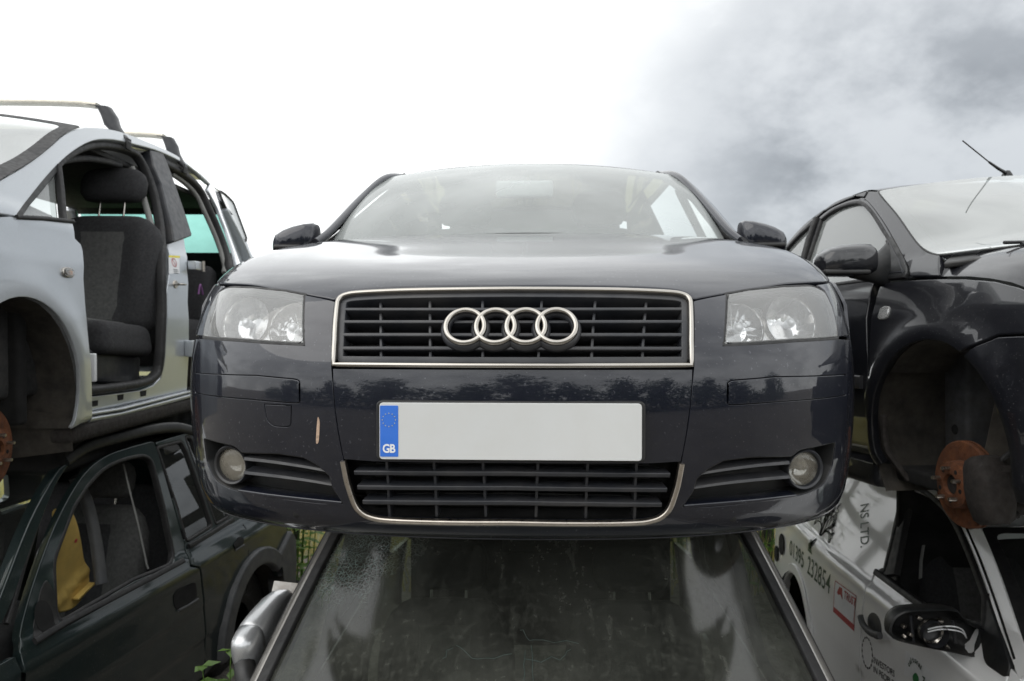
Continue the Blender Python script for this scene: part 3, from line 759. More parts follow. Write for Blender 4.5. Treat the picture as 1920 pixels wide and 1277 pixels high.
# floor, dashboard, seats, mirror inside
bbox('floor_pan', (1.40, 3.3, .05), (0, 2.45, .225), MT['void'], hatch, bevel=.01)
bbox('undertray', (.95, .80, .03), (0, .50, .262), MT['void'], hatch, bevel=.012)
bbox('engine_bay', (1.0, .80, .40), (0, .72, .46), MT['void'], hatch, bevel=.08)
dsh = bbox('dashboard', (1.42, .50, .30), (0, 1.62, .80), MT['dash'], hatch, bevel=.09, seg=5)
lathe('steering_wheel', [(.16, .0), (.178, .012), (.19, 0), (.178, -.012), (.16, 0)], (-.36, 1.98, .86), (0, .92, .4), MT['black'], dsh, 32, 80)
def seat(par, x, y, z, w=.50, mat='seat', mat2='seat2', head=True, back=.62, lean=.28, hr=.0):
    """bucket seat: cushion, shaped backrest with side bolsters, headrest on two posts"""
    s_ = bbox('seat', (w, .52, .16), (x, y, z + .24), MT[mat], par, bevel=.06, seg=5, rot=(-.06, 0, 0), taper=(.92, .96))
    bbox('seat_panel', (w * .56, .46, .04), (x, y - .01, z + .315), MT[mat2], s_, bevel=.018, rot=(-.06, 0, 0))
    o_ = np.array((x, y + .26, z + .28)); up = np.array((0, math.sin(lean), math.cos(lean))); fw = np.array((0, -math.cos(lean), math.sin(lean)))
    def ring(t, sx, th, hol, p=3.2, n=40, front=1.0):
        R = []
        for k in range(n):
            a = 2 * math.pi * k / n; co, si = math.cos(a), math.sin(a)
            X = w * .5 * sx * math.copysign(abs(co) ** (2 / p), co); Y = th * math.copysign(abs(si) ** (2 / p), si)
            if Y > 0: Y -= hol * max(0, 1 - (X / (w * .30)) ** 4)
            R.append(o_ + up * t * back + np.array((1, 0, 0)) * X + fw * Y)
        return R
    rings('backrest', [ring(-.02, .70, .03, 0), ring(0, .86, .07, .0), ring(.08, .94, .085, .02), ring(.3, .98, .095, .034), ring(.6, 1.0, .09, .034), ring(.78, .97, .08, .026), ring(.9, .86, .065, .012), ring(.97, .70, .05, 0), ring(1.0, .56, .03, 0)], MT[mat], s_, angle=60)
    pn = [[o_ + up * t * back + np.array((X * w * .27 * k, 0, 0)) + fw * (d + .004) for X in np.linspace(-1, 1, 9)] for t, k, d in ((.06, .92, .062), (.3, 1, .0615), (.6, .98, .0565), (.76, .92, .054), (.84, .8, .052))]
    mk('backrest_panel', [p for r in pn for p in r], [(i * 9 + j, i * 9 + j + 1, i * 9 + j + 10, i * 9 + j + 9) for i in range(4) for j in range(8)], MT[mat2], s_)
    if head:
        hc = o_ + up * (back + .125 + hr)
        hr_ = []
        for t, sx, th in ((-.095, .34, .02), (-.085, .46, .042), (-.05, .54, .055), (.02, .55, .058), (.06, .50, .052), (.085, .40, .036), (.095, .28, .018)):
            hr_.append(sellipse(hc + up * t, (1, 0, 0), fw, w * .5 * sx * 1.05, th, 2.8, 26))
        rings('headrest', hr_, MT[mat], s_, angle=60)
        for k in (-1, 1): tube('headrest_post', [o_ + up * (back - .03) + np.array((k * .065, 0, 0)), hc + np.array((k * .065, 0, 0)) - up * .05], .006, MT['chrome'], s_, 8)
    return s_
for x in (-.36, .36): seat(hatch, x, 2.20, .30)
bbox('rear_bench', (1.2, .5, .2), (0, 3.05, .50), MT['seat'], hatch, bevel=.07)
bbox('rear_bench_back', (1.2, .16, .55), (0, 3.38, .80), MT['seat'], hatch, bevel=.06, rot=(-.3, 0, 0))
mi = bbox('rear_view_mirror', (.25, .03, .075), (-.02, 1.88, 1.262), MT['white'], hatch, bevel=.013)
tube('mirror_stem', [(-.02, 1.885, 1.30), (-.02, 1.875, 1.345)], .012, MT['grey_trim'], mi)

# ================================================================== shared bits for the flank views
def crop(ox, oy, k): return lambda pts: [(ox + p[0] * k, oy + p[1] * k) + tuple(p[2:]) for p in pts]
def unproj(M, px, plane, val):
    """the point of a car's plane x, y or z = val that is seen at a photograph point"""
    Mi = np.array(Matrix(M).inverted()); o = Mi[:3, :3] @ np.array((0, 0, CAM_H)) + Mi[:3, 3]
    d = CAM_R.T @ np.array(((px[0] - CX) / FPX, 1.0, (CY - px[1]) / FPX)); d = Mi[:3, :3] @ d
    i = 'xyz'.index(plane); return o + d * ((val - o[i]) / d[i])
def cross_roof(name, rail, mat, par, crown=.035, n=11, t=.02, flip=False):
    """roof skin between a rail line [(x, y, z)] and its mirror image"""
    V, F = [], []
    for x, y, z in rail:
        for k in range(n):
            s_ = -1 + 2 * k / (n - 1); V.append((x * s_, y, z + crown * (1 - abs(s_) ** 2.6)))
    m = len(rail)
    for i in range(m - 1):
        for k in range(n - 1): F.append((i * n + k, i * n + k + 1, (i + 1) * n + k + 1, (i + 1) * n + k))
    o = mk(name, V, F, mat, par); fix_normals(o, 60); return o
def screen(M, bc, bm_, tc_, tm_, bulge=.03):
    """windscreen surface from its lower corner / middle and upper corner / middle"""
    bc, bm_, tc_, tm_ = map(np.array, (bc, bm_, tc_, tm_))
    def fn(u, v):
        B = np.stack((bc[0] * u, bm_[1] + (bc[1] - bm_[1]) * u * u, bm_[2] + (bc[2] - bm_[2]) * u * u), -1)
        T = np.stack((tc_[0] * u, tm_[1] + (tc_[1] - tm_[1]) * u * u, tm_[2] + (tc_[2] - tm_[2]) * u * u), -1)
        k = (v * (1 - v) * 4 * bulge)[..., None]
        return B + (T - B) * v[..., None] + k * np.array((0, -.5, .85))
    return Surf(fn, (-1, 1, 0, 1), M, 1)
def screen_edge(M, edge, bow, crown):
    """windscreen whose flank follows a line of points [(x, y, z)] from bottom to top; bow and crown are (bottom, top)"""
    e = np.array(edge, float); e[:, 0] = np.abs(e[:, 0]); L = np.concatenate(([0], np.cumsum(np.linalg.norm(np.diff(e, axis=0), axis=1)))); L = L / L[-1]
    f = nspline(L, e)
    def fn(u, v):
        p = f(np.clip(v, -.03, 1.03)); k = 1 - u * u
        return np.stack((p[..., 0] * u, p[..., 1] - (bow[0] + (bow[1] - bow[0]) * v) * k, p[..., 2] + (crown[0] + (crown[1] - crown[0]) * v) * k), -1)
    return Surf(fn, (-1, 1, 0, 1), M, 1)
def arch_box(par, sd, y, z, r, x0, x1, mat, n=18, a0=200, a1=-20, wall=True):
    a = arc((y, z), r, a0, a1, n)
    V = [(sd * x0, p[0], p[1]) for p in a] + [(sd * x1, p[0], p[1]) for p in a]
    o = mk('arch_liner', V, [(i, i + 1, n + i + 1, n + i) for i in range(n - 1)], mat, par); fix_normals(o, 60)
    if wall:
        w = mk('inner_wing', [(sd * (x1 + .005), p[0], p[1]) for p in a], [tuple(range(n))], mat, par)
def brake(par, sd, c, R=.15, caliper=None, studs=5, name='brake_disc'):
    ax = (sd, 0, 0); c = np.array(c, float)
    d = lathe(name, [(.032, .030), (.034, .046), (.060, .046), (.074, .040), (.078, .004), (R * .97, .004), (R, 0), (R, -.008), (R * .9, -.008), (R * .9, -.016), (R, -.016), (R, -.024), (.08, -.024)], c, ax, MT['rust'], par, 48, 30)
    lathe('hub', [(0, .034), (.030, .034), (.033, .020), (.033, -.06)], c, ax, MT['iron'], d, 24)
    a_, u_, v_ = basis(ax)
    for k in range(studs):
        th = 2 * math.pi * k / studs + .35; p = c + (u_ * math.cos(th) + v_ * math.sin(th)) * .052
        lathe('wheel_stud', [(0, .074), (.0055, .073), (.0062, .070), (.0062, .040)], p, ax, MT['satin'], d, 10, 40)
    for k in range(studs):
        th = 2 * math.pi * (k + .5) / studs + .35; p = c + (u_ * math.cos(th) + v_ * math.sin(th)) * .052
        lathe('hub_hole', [(0, .0472), (.007, .0472), (.0075, .0465)], p, ax, MT['void'], d, 12, 40)
    if caliper is not None:
        R_ = []
        for k, (t_, a, b) in enumerate(((-1, .030, .035), (-.85, .045, .05), (-.4, .052, .06), (.1, .055, .062), (.6, .05, .058), (.9, .04, .05), (1, .025, .03))):
            cc = c + np.array((sd * (-.01), caliper[0], caliper[1])) + np.array((0, .25, .97)) * t_ * .105
            R_.append(sellipse(cc, (1, 0, 0), (0, .97, -.25), a * 1.1, b * 1.0, 3.2, 18))
        cl = rings('caliper', R_, MT['iron'], d)
        for k in (-1, 1):
            cc = c + np.array((sd * -.045, caliper[0] - .035, caliper[1] + k * .07))
            lathe('caliper_pin', [(0, .03), (.012, .03), (.012, -.03), (.0, -.03)], cc, ax, MT['iron'], d, 12)
        tube('brake_hose', [c + np.array((sd * -.03, caliper[0] - .02, caliper[1] + .09)), c + np.array((sd * -.12, caliper[0] - .06, caliper[1] + .20)), c + np.array((sd * -.20, caliper[0], caliper[1] + .30))], .008, MT['rubber'], d, 8, smooth_n=6)
    return d
def strut(par, sd, c, top, arm=True):
    c, top = np.array(c, float), np.array(top, float)
    k = tube('damper', [c, c + (top - c) * .55], .026, MT['iron'], par, 14); tube('damper_rod', [c + (top - c) * .5, top], .012, MT['iron'], k, 10)
    d = (top - c); a_, u_, v_ = basis(d); pts = []
    for i in range(100):
        t = i / 99; th = t * 2 * math.pi * 5
        pts.append(c + d * (.45 + .5 * t) + (u_ * math.cos(th) + v_ * math.sin(th)) * .062)
    tube('coil_spring', pts, .007, MT['iron'], k, 6)
    if arm: bbox('lower_arm', (.34, .09, .05), (c[0] - sd * .14, c[1] + .03, c[2] - .13), MT['iron'], k, bevel=.02)

# ================================================================== grey car under the dark hatchback
MT['bronze'] = m_paint('bronze_grey_paint', (.22, .21, .197), dust=.25, dustcol=(.13, .12, .10), metal=.6, rough=.4, crough=.12)
MT['silvercap'] = m_paint('silver_mirror_paint', (.42, .43, .44), dust=.15, metal=.7, rough=.35)
ML = frame(0.025, 0.62, -.30, RAD(2.0))
low = empty('saloon_car', 'grey car with cracked, grimy windscreen crushed beneath the dark hatchback', 'car', ML)
def low_hw(y): return .642 + (1.66 - y) * .174
def lw_fn(u, v):
    y = .83 + (1.93 - .83) * v; z = 1.09 + (1.762 - 1.09) * v + .030 * 4 * v * (1 - v)
    k = u * u
    return np.stack((low_hw(y) * u * .965, y + .17 * k - .14, z - .06 * k + .04), -1)
LW = Surf(lw_fn, (-1, 1, 0, 1), ML, 1)
def m_cracked():
    b = MatB('cracked_grimy_glass')
    tr = b.n('ShaderNodeBsdfTransparent'); tr.inputs[0].default_value = (.24, .28, .25, 1)
    gl = b.n('ShaderNodeBsdfGlossy'); gl.inputs[0].default_value = (1, 1, 1, 1)
    vo = b.n('ShaderNodeTexVoronoi', feature='DISTANCE_TO_EDGE'); b.l(b.co(), vo.inputs['Vector']); vo.inputs['Scale'].default_value = 85
    near = b.n('ShaderNodeVectorMath', operation='DISTANCE'); b.l(b.co(), near.inputs[0]); near.inputs[1].default_value = (-.50, 1.58, 1.56)
    zone = b.n('ShaderNodeMapRange'); b.l(near.outputs['Value'], zone.inputs[0])
    for i, v in enumerate((.02, .21, 1.0, 0.0)): zone.inputs[1 + i].default_value = v
    zn = b.math('MULTIPLY', zone.outputs[0], b.math('ADD', .35, b.noise(14, 3, .6, .35, .6)), True)
    line = b.n('ShaderNodeMapRange'); b.l(vo.outputs[0], line.inputs[0])
    for i, v in enumerate((.0, .09, 1.0, 0.0)): line.inputs[1 + i].default_value = v
    crk = b.math('MULTIPLY', line.outputs[0], zn, True)
    nr = b.bump(b.math('MULTIPLY', vo.outputs[0], zn), .13, .006); b.l(nr, gl.inputs['Normal'])
    gl.inputs['Roughness'].default_value = .11
    fr = b.n('ShaderNodeFresnel'); fr.inputs[0].default_value = 1.5
    m1 = b.n('ShaderNodeMixShader'); b.l(b.math('MULTIPLY', fr.outputs[0], 1.25, True), m1.inputs[0]); b.l(tr.outputs[0], m1.inputs[1]); b.l(gl.outputs[0], m1.inputs[2])
    df = b.n('ShaderNodeBsdfDiffuse'); df.inputs[0].default_value = (.155, .160, .138, 1)
    f = b.math('ADD', .10, b.math('MULTIPLY', b.noise(4.5, 8, .68, .35, .8), .34), True)
    f = b.math('ADD', f, b.math('MULTIPLY', b.noise(60, 6, .7, .50, .75), .22), True)
    f = b.math('ADD', f, b.math('MULTIPLY', b.noise(26, 5, .65, .56, .74, stretch=(1, .25, .25)), .25), True)
    f = b.math('ADD', f, b.math('MULTIPLY', b.noise(11, 6, .7, .60, .80, stretch=(3.5, .4, .4)), .16), True)
    m2 = b.n('ShaderNodeMixShader'); b.l(f, m2.inputs[0]); b.l(m1.outputs[0], m2.inputs[1]); b.l(df.outputs[0], m2.inputs[2])
    d3 = b.n('ShaderNodeBsdfDiffuse'); d3.inputs[0].default_value = (.45, .62, .58, 1)
    m3 = b.n('ShaderNodeMixShader'); b.l(b.math('MULTIPLY', crk, .30), m3.inputs[0]); b.l(m2.outputs[0], m3.inputs[1]); b.l(d3.outputs[0], m3.inputs[2])
    return b.done(m3.outputs[0])
MT['cracked'] = m_cracked()
MT['crack'] = m_plain('crack_edge_glass', (.06, .09, .083), .3)
scr2 = panel('windscreen', LW, rpoly([(-1, 0), (1, 0), (1, 1), (-1, 1)], .03), MT['cracked'], low, res=.05, t=.005, r=.001)
for sd in (-1, 1):
    ys = np.linspace(-.02, 1.04, 24)
    e = LW.P(np.array([(sd * 1.0, v) for v in ys])); n = LW.frame(np.array([(sd * 1.0, v) for v in ys]))[2]
    sweep('windscreen_seal', e + np.array((sd * .004, .004, .004)), n, rsec(.034, .014, .004, -.004), MT['rubber'], low)
    po = e + np.array((sd * .036, .022, -.004)); nn = nrm(n + np.array((sd * .75, 0, .1)))
    sweep('windscreen_pillar', po, nn, rsec(.052, .040, .014, -.034), MT['bronze'], low)
    sweep('door_frame', po + np.array((sd * .026, .045, -.014)), nn, rsec(.022, .03, .008, -.03), MT['rubber'], low)
# cracks that run over the glass
def wig(a, b, n=7, k=.012):
    a, b = np.array(a), np.array(b); out = [a + (b - a) * i / n + (np.random.randn(2) * k * (0 < i < n)) for i in range(n + 1)]
    return np.array(out)
CR = [[(855, 1210), (895, 1236), (960, 1226)], [(975, 1182), (1000, 1200), (1085, 1207)], [(985, 1236), (1050, 1238), (1070, 1218)], [(640, 1075), (645, 1060), (650, 1040)], [(590, 1130), (618, 1100), (625, 1092)],
      [(575, 1060), (600, 1085), (650, 1083)], [(600, 1040), (640, 1050), (660, 1030), (690, 1020)], [(585, 1075), (605, 1048), (612, 1020)], [(620, 1015), (640, 1035), (700, 1040)], [(830, 1235), (850, 1215)], [(640, 1082), (652, 1100)], [(996, 1210), (1000, 1277)], [(985, 1220), (982, 1275)]]
for c in CR:
    uv = LW.px(c); uv = np.concatenate([wig(uv[i], uv[i + 1], 4, .003)[:-1] for i in range(len(uv) - 1)] + [uv[-1:]])
    strip('crack', LW, uv, .0012, .0005, MT['crack'], scr2, off=.0004, r=.0002, res=.05)
# body below and behind
MLb = MT['bronze']
def l_w(y, z): return np.interp(z, [.2, .4, .7, 1.0, 1.1, 1.7], [.78, .82, .835, .80, .77, .62]) + 0 * y
for sd in (-1, 1):
    SL = side(l_w, ML, sd)
    panel('door', SL, [(.95, .30), (2.05, .30), (2.05, 1.10), (.95, 1.07)], MLb, low, gap=.003, res=.12, t=.03)
    panel('rear_door', SL, [(2.06, .30), (2.95, .30), (3.0, 1.14), (2.06, 1.10)], MLb, low, gap=.003, res=.12, t=.03)
    wn_ = rpoly([(1.10, 1.12, .02), (2.0, 1.14, .03), (1.98, 1.60, .08), (1.75, 1.60, .1)], .05)
    panel('window_frame', SL, [(.98, 1.08), (2.05, 1.11), (2.04, 1.71), (1.86, 1.71)], MT['rubber'], low, holes=[wn_], res=.08, t=.03)
    wn2 = rpoly([(2.12, 1.15), (2.85, 1.18), (2.6, 1.60), (2.12, 1.62)], .05)
    panel('rear_window_frame', SL, [(2.06, 1.11), (3.1, 1.16), (2.72, 1.71), (2.06, 1.71)], MLb, low, holes=[wn2], res=.08, t=.03)
    panel('rear_glass', SL, wn2, MT['sideglass'], low, off=-.01, res=.2, t=.003, r=.001)
    panel('front_wing', SL, [(-.25, .35), (.20, .35)] + arc((.32, .38), .33, 180, 0, 14)[1:] + [(.94, .35), (.94, 1.06), (.4, 1.0), (-.2, .85)], MLb, low, gap=.003, res=.1, t=.02)
    panel('rear_wing', SL, [(2.96, .30)] + arc((3.25, .38), .33, 180, 0, 14) + [(3.9, .4), (3.95, 1.0), (3.0, 1.16)], MLb, low, gap=.003, res=.1, t=.02)
rail_l = [(low_hw(1.86) , 1.86, 1.745)] + [(.60, y, 1.748) for y in np.linspace(2.0, 2.8, 5)] + [(.58, 3.0, 1.70), (.60, 3.4, 1.30), (.70, 3.5, 1.12), (.72, 3.95, 1.05), (.70, 4.0, .4)]
cross_roof('roof', rail_l, MLb, low, .012)
cross_roof('bonnet', [(.74, .88, 1.06), (.76, .5, 1.0), (.76, .1, .92), (.70, -.2, .83), (.66, -.32, .70), (.66, -.36, .35)], MLb, low, .03)
bbox('floor_pan', (1.5, 4.0, .06), (0, 1.8, .26), MT['void'], low, bevel=.01)
d2 = bbox('dashboard', (1.42, .52, .28), (0, 1.22, .98), MT['dash'], low, bevel=.08, seg=5)
for k in (-.5, -.1, .3): bbox('air_vent', (.16, .10, .012), (k, 1.05, 1.125), MT['black'], d2, bevel=.004)
lathe('steering_wheel', [(.165, .0), (.18, .013), (.193, 0), (.18, -.013), (.165, 0)], (-.33, 1.56, 1.10), (0, .88, .45), MT['black'], d2, 32, 80)
for x in (-.34, .34): seat(low, x, 1.85, .42, back=.56)
bbox('cabin_light_block', (1.2, .06, .75), (0, 3.0, 1.15), MT['void'], low, bevel=.01)  # upright dark panel added to shut out light from the open rear
mi = bbox('rear_view_mirror', (.23, .04, .07), (0, 1.74, 1.60), MT['black'], low, bevel=.015)
# folded door mirror, its silver cap broken open at the end
R_ = []
for t_, a, b, ox in ((-.06, .012, .026, .0), (-.03, .028, .048, 0), (.03, .038, .061, 0), (.12, .042, .066, 0), (.20, .043, .067, 0), (.22, .038, .060, 0), (.25, .044, .069, 0), (.5, .046, .070, .002), (.75, .044, .066, .004), (.92, .040, .058, .008), (1.0, .036, .050, .010)):
    c_ = np.array((-.785 + ox, 1.40 + .30 * t_, 1.385 + .035 * t_))
    R_.append(sellipse(c_, (1, 0, 0), (0, -.25, .97), a * .92, b * .86, 3.0, 22))
mr = rings('door_mirror', R_, MT['silvercap'], low)
bbox('broken_cap', (.078, .012, .10), (-.778, 1.706, 1.425), m_plain('chipped_white_plastic', (.55, .54, .52), .6, 0, .15, 40, dust=.7, dustcol=(.24, .13, .06)), mr, rot=(-.45, .1, 0), bevel=.004)
tube('mirror_arm', [(-.74, 1.36, 1.30), (-.765, 1.37, 1.33), (-.78, 1.40, 1.36)], .028, MT['black'], mr)

# ================================================================== silver car, upper left, doors taken off
MT['silver'] = m_paint('silver_paint', (.40, .425, .45), dust=.06, dustcol=(.30, .29, .27), metal=.55, rough=.34, crough=.05)
MT['beige_bar'] = m_plain('weathered_alloy_bar', (.55, .52, .45), .45, .6, .1, 30)
MT['tealglass'] = m_glass('green_tinted_glass', (.27, .55, .49), dust=.10, dustcol=(.30, .50, .45), refl=.6)
MS = frame(-2.58, 1.90, CAM_H - .60, RAD(-1.56))
sil = empty('people_carrier', 'silver people carrier with roof bars and both side doors removed, stacked on top at left', 'car', MS)
def s_w(y, z):
    lo = np.interp(z, [.10, .22, .45, .65, .85, .97], [.80, .862, .879, .880, .868, .845])
    up = .842 - (z - .98) * .36
    k = sstep(z, .92, 1.06); w = lo * (1 - k) + up * k
    w = w - .16 * sstep(-y, -.55, .15) ** 2 - .22 * sstep(y, 3.2, 4.5)
    return w
SV = side(s_w, MS, 1, (-.1, 4.6, .05, 1.75)); SV.n = (220, 120)
SVm = side(s_w, MS, -1, (-.1, 4.6, .05, 1.75))
k1, k2 = crop(0, 160, .3289), crop(0, 500, .3289)
def flare(c, r, w=.075, h=.012):
    def f(q):
        d = np.hypot(q[..., 0] - c[0], (q[..., 1] - c[1]))
        return h * np.exp(-((d - r - .035) / w) ** 2) * (d > r - .05)
    return f
AC = (.83, .335); AR = .37
rear_edge = SV.px([(135, 415.5), (141, 447), (152, 458), (155.5, 470), (157, 522), (161, 582), (166, 660), (171, 740), (172, 786)])
top_edge = SV.px([(15, 405), (31, 408), (90, 411)])
fl_ = np.concatenate((top_edge, rear_edge, SV.px([(160, 790), (145, 793)]), np.array(arc(AC, AR, -22, 205, 30)), np.array([(.36, .22), (.05, .25), (.02, .5), (.10, .72), (.30, .86), (.55, .945)])))
panel('front_wing', SV, fl_, MT['silver'], sil, res=.035, t=.014, r=.003, disp=flare(AC, AR))
rail_up = SV.px(spl(k1([(-30, 555), (0, 537), (130, 462), (280, 352), (370, 275), (450, 242), (530, 236), (640, 250), (720, 272), (850, 322), (1000, 392), (1100, 468), (1200, 545), (1330, 655), (1395, 745), (1418, 860), (1440, 905)]), 3))
rail_lo = SV.px(spl(k1([(95, 752), (130, 700), (240, 558), (330, 458), (420, 378), (530, 318), (650, 312), (800, 345), (930, 385), (1080, 463), (1190, 555), (1250, 600), (1330, 668), (1375, 760), (1395, 870)]), 3))
panel('roof_rail', SV, np.concatenate((rail_up, rail_lo[::-1], SV.px([(16, 404)]), np.array([(rail_up[0, 0] - .12, rail_up[0, 1] - .12)]))), MT['silver'], sil, res=.035, t=.03, r=.006, gap=.0005)
# door aperture: lower post and sill in silver
ap = SV.px(k2([(1000, -150), (1090, -190), (1112, 0), (1118, 200), (1118, 600), (1108, 735), (1010, 770), (800, 825), (600, 870), (523, 878), (520, 748), (650, 735), (850, 708), (925, 680), (965, 640), (985, 560), (996, 400), (1000, 150)]))
post = panel('door_post', SV, ap, MT['silver'], sil, res=.03, t=.05, r=.006, off=-.045)
sill_y = np.concatenate((SV.px(k2([(523, 882), (700, 850), (1100, 742)])), np.array([(3.25, .235)])))
strip('sill_flange', SV, sill_y, .022, .05, MT['silver'], sil, off=-.055, r=.006)
strip('sill_flange', SV, sill_y + (0, .03), .012, .03, MT['silver'], sil, off=-.04, r=.005)
for p in ((600, 785), (742, 750), (868, 728)): panel('sill_clip_hole', SV, SV.px(k2([(p[0] - 18, p[1] - 14), (p[0] + 18, p[1] - 20), (p[0] + 16, p[1] + 12), (p[0] - 14, p[1] + 18)])), MT['void'], post, off=-.0438, t=.001, r=.0004, res=.03)
panel('upper_post', SV, SV.px(k1([(862, 362), (935, 380), (965, 450), (1012, 580), (1070, 750), (1103, 855), (1000, 893), (985, 800), (955, 690), (925, 560), (880, 455)])), MT['grille'], sil, res=.03, t=.06, r=.008, off=-.006)
seal = SV.px(spl(k1([(345, 470), (420, 395), (530, 335), (650, 325), (790, 360), (850, 420), (905, 540), (945, 690), (965, 840), (972, 1000), (975, 1200)]) + k2([(975, 300), (960, 560), (930, 630), (860, 668), (700, 695), (530, 715)]), 4))
strip('door_seal', SV, seal, .036, .05, MT['rubber'], sil, off=-.075, r=.014)
tr_ = SV.px(spl(k1([(805, 420), (845, 510), (890, 650), (920, 760), (935, 845)]), 4))
strip('post_trim', SV, tr_ + (.06, 0), .034, .03, MT['grey_trim'], sil, off=-.10, r=.012)
hd_ = SV.px(spl(k1([(350, 480), (450, 400), (580, 372), (700, 385), (800, 415)]), 4))
strip('headliner_edge', SV, hd_, .03, .03, MT['dash'], sil, off=-.13, r=.012)
# fixed front quarter window
strip('quarter_bar', SV, SV.px(k1([(338, 455), (355, 600), (372, 770)])), .022, .03, MT['rubber'], sil, off=-.022, r=.008)
strip('quarter_sill', SV, SV.px(k1([(90, 752), (250, 760), (415, 778)])), .016, .03, MT['rubber'], sil, off=-.02, r=.006)
qg = SV.px(k1([(110, 742), (335, 462), (362, 765)]))
panel('quarter_glass', SV, rpoly([tuple(p) for p in qg], .02), MT['glareglass'], sil, res=.06, t=.004, r=.001, off=-.022)
strip('quarter_frame', SV, SV.px(k1([(100, 745), (210, 612), (335, 460)])), .030, .02, MT['black'], sil, off=-.024, r=.006)
# rear opening seal, rear quarter, fixed rear light
rseal = SV.px(spl(k1([(955, 420), (1075, 490), (1170, 580), (1230, 700), (1290, 840), (1330, 960), (1345, 1060)]), 4)); rseal = np.concatenate((rseal, [(rseal[-1, 0] + .05, .75), (rseal[-1, 0] + .02, .50)]))
strip('rear_door_seal', SV, rseal, .05, .05, MT['rubber'], sil, off=-.07, r=.016)
strip('rear_post_trim', SV, rseal[3:-3] - (.035, .02), .03, .03, MT['grey_trim'], sil, off=-.085, r=.012)
rq = SV.px(k1([(1200, 560), (1250, 602), (1335, 690), (1380, 780), (1400, 880), (1440, 905), (1470, 970)]))
ry = rq[-1, 0]
rql = np.concatenate((rq, np.array([(ry + .25, .92), (4.32, .80), (4.30, .35), (4.05, .26)]), np.array(arc((3.42, .335), .37, -15, 195, 24)), np.array([(3.03, .40), (rseal[-2, 0] + .03, .75)]), SV.px(k1([(1352, 1060), (1340, 960), (1300, 840), (1245, 700), (1185, 590)]))))
panel('rear_quarter', SV, rql, MT['silver'], sil, res=.05, t=.02, r=.004, off=-.004)
qw_ = SV.px(spl(k1([(1250, 610), (1325, 665), (1385, 765), (1402, 868), (1388, 884), (1335, 800)]), 4, True))
strip('rear_light_seal', SV, qw_, .018, .014, MT['rubber'], sil, off=-.003, closed=True, r=.005)
panel('rear_quarter_glass', SV, qw_, MT['glareglass'], sil, res=.04, t=.003, r=.001, off=.002)
# stickers, striker, hinges and check strap on the bare post
panel('warning_sticker', SV, SV.px(k1([(1008, 972), (1068, 972), (1070, 1062), (1010, 1066)])), MT['white'], post, off=-.0440, t=.0005, r=.0002, res=.03)
yel = m_plain('yellow_sticker', (.70, .60, .04), .5); red = m_plain('red_print', (.50, .06, .06), .5)
panel('sticker_head', SV, SV.px(k1([(1008, 955), (1068, 955), (1068, 972), (1008, 972)])), yel, post, off=-.0436, t=.0005, r=.0002, res=.03)
rc_ = SV.px(k1([(1038, 1003)]))[0]
strip('prohibition_ring', SV, [(rc_[0] + .030 * math.cos(a), rc_[1] + .021 * math.sin(a)) for a in np.linspace(0, 2 * math.pi, 24, endpoint=False)], .005, .0006, red, post, off=-.0432, closed=True, r=.0002)
strip('prohibition_bar', SV, [(rc_[0] - .020, rc_[1] + .014), (rc_[0] + .02, rc_[1] - .014)], .004, .0006, red, post, off=-.0430, r=.0002)
for k in range(3): strip('sticker_line', SV, [(rc_[0] - .03, rc_[1] - .038 - k * .009), (rc_[0] + .03, rc_[1] - .038 - k * .009)], .003, .0005, MT['grille'], post, off=-.0430, r=.0002)
sp = SV.P(SV.px(k1([(1048, 1135)]))[0])
lathe('door_striker', [(0, .002), (.02, .002), (.022, -.004), (.022, -.05)], sp + (-.042, 0, 0), (1, 0, 0), MT['satin'], post, 20, 40, sx=1.4)
tube('striker_loop', [sp + (-.04, -.02, 0), sp + (.0, -.02, 0), sp + (.004, .0, 0), sp + (-.0, .02, 0), sp + (-.04, .02, 0)], .005, MT['chrome'], post, 8, smooth_n=3)
for p, h in (((1125, 1028), .05), ((1110, 1500), .09)):
    hp = SV.P(SV.px([(p[0] * .3289, 160 + p[1] * .3289)])[0])
    hg = bbox('rear_door_hinge', (.05, .10, h), hp + (-.02, .02, 0), MT['silver'], post, bevel=.006)
    tube('hinge_pin', [hp + (.012, .06, -h * .6), hp + (.012, .06, h * .6)], .009, MT['satin'], hg, 10)
cp = SV.P(SV.px([(180, 690)])[0])
ck = bbox('door_check_strap', (.03, .022, .12), cp + (-.03, .03, 0), MT['white'], sil, bevel=.006, rot=(0, 0, .1))
bbox('check_strap_arm', (.018, .10, .016), cp + (-.04, -.01, .02), MT['satin'], ck, bevel=.004)
# side repeater
rp = SV.px([(125.5, 511)])[0]
rep = panel('side_repeater', SV, [(rp[0] + .040 * math.copysign(abs(math.cos(a)) ** .6, math.cos(a)), rp[1] + .020 * math.copysign(abs(math.sin(a)) ** .7, math.sin(a))) for a in np.linspace(0, 2 * math.pi, 28, endpoint=False)], MT['chrome'], sil, off=.010, t=.010, r=.004, res=.02, disp=flare(AC, AR))
panel('repeater_lens', SV, [(rp[0] + .030 * math.copysign(abs(math.cos(a)) ** .6, math.cos(a)), rp[1] + .013 * math.copysign(abs(math.sin(a)) ** .7, math.sin(a))) for a in np.linspace(0, 2 * math.pi, 24, endpoint=False)], MT['lens'], rep, off=.014, t=.003, r=.002, res=.02, disp=flare(AC, AR))
panel('repeater_bulb', SV, [(rp[0] + .012 + .010 * math.cos(a), rp[1] + .010 * math.sin(a)) for a in np.linspace(0, 2 * math.pi, 14, endpoint=False)], MT['amber'], rep, off=.0115, t=.003, r=.002, res=.02, disp=flare(AC, AR))
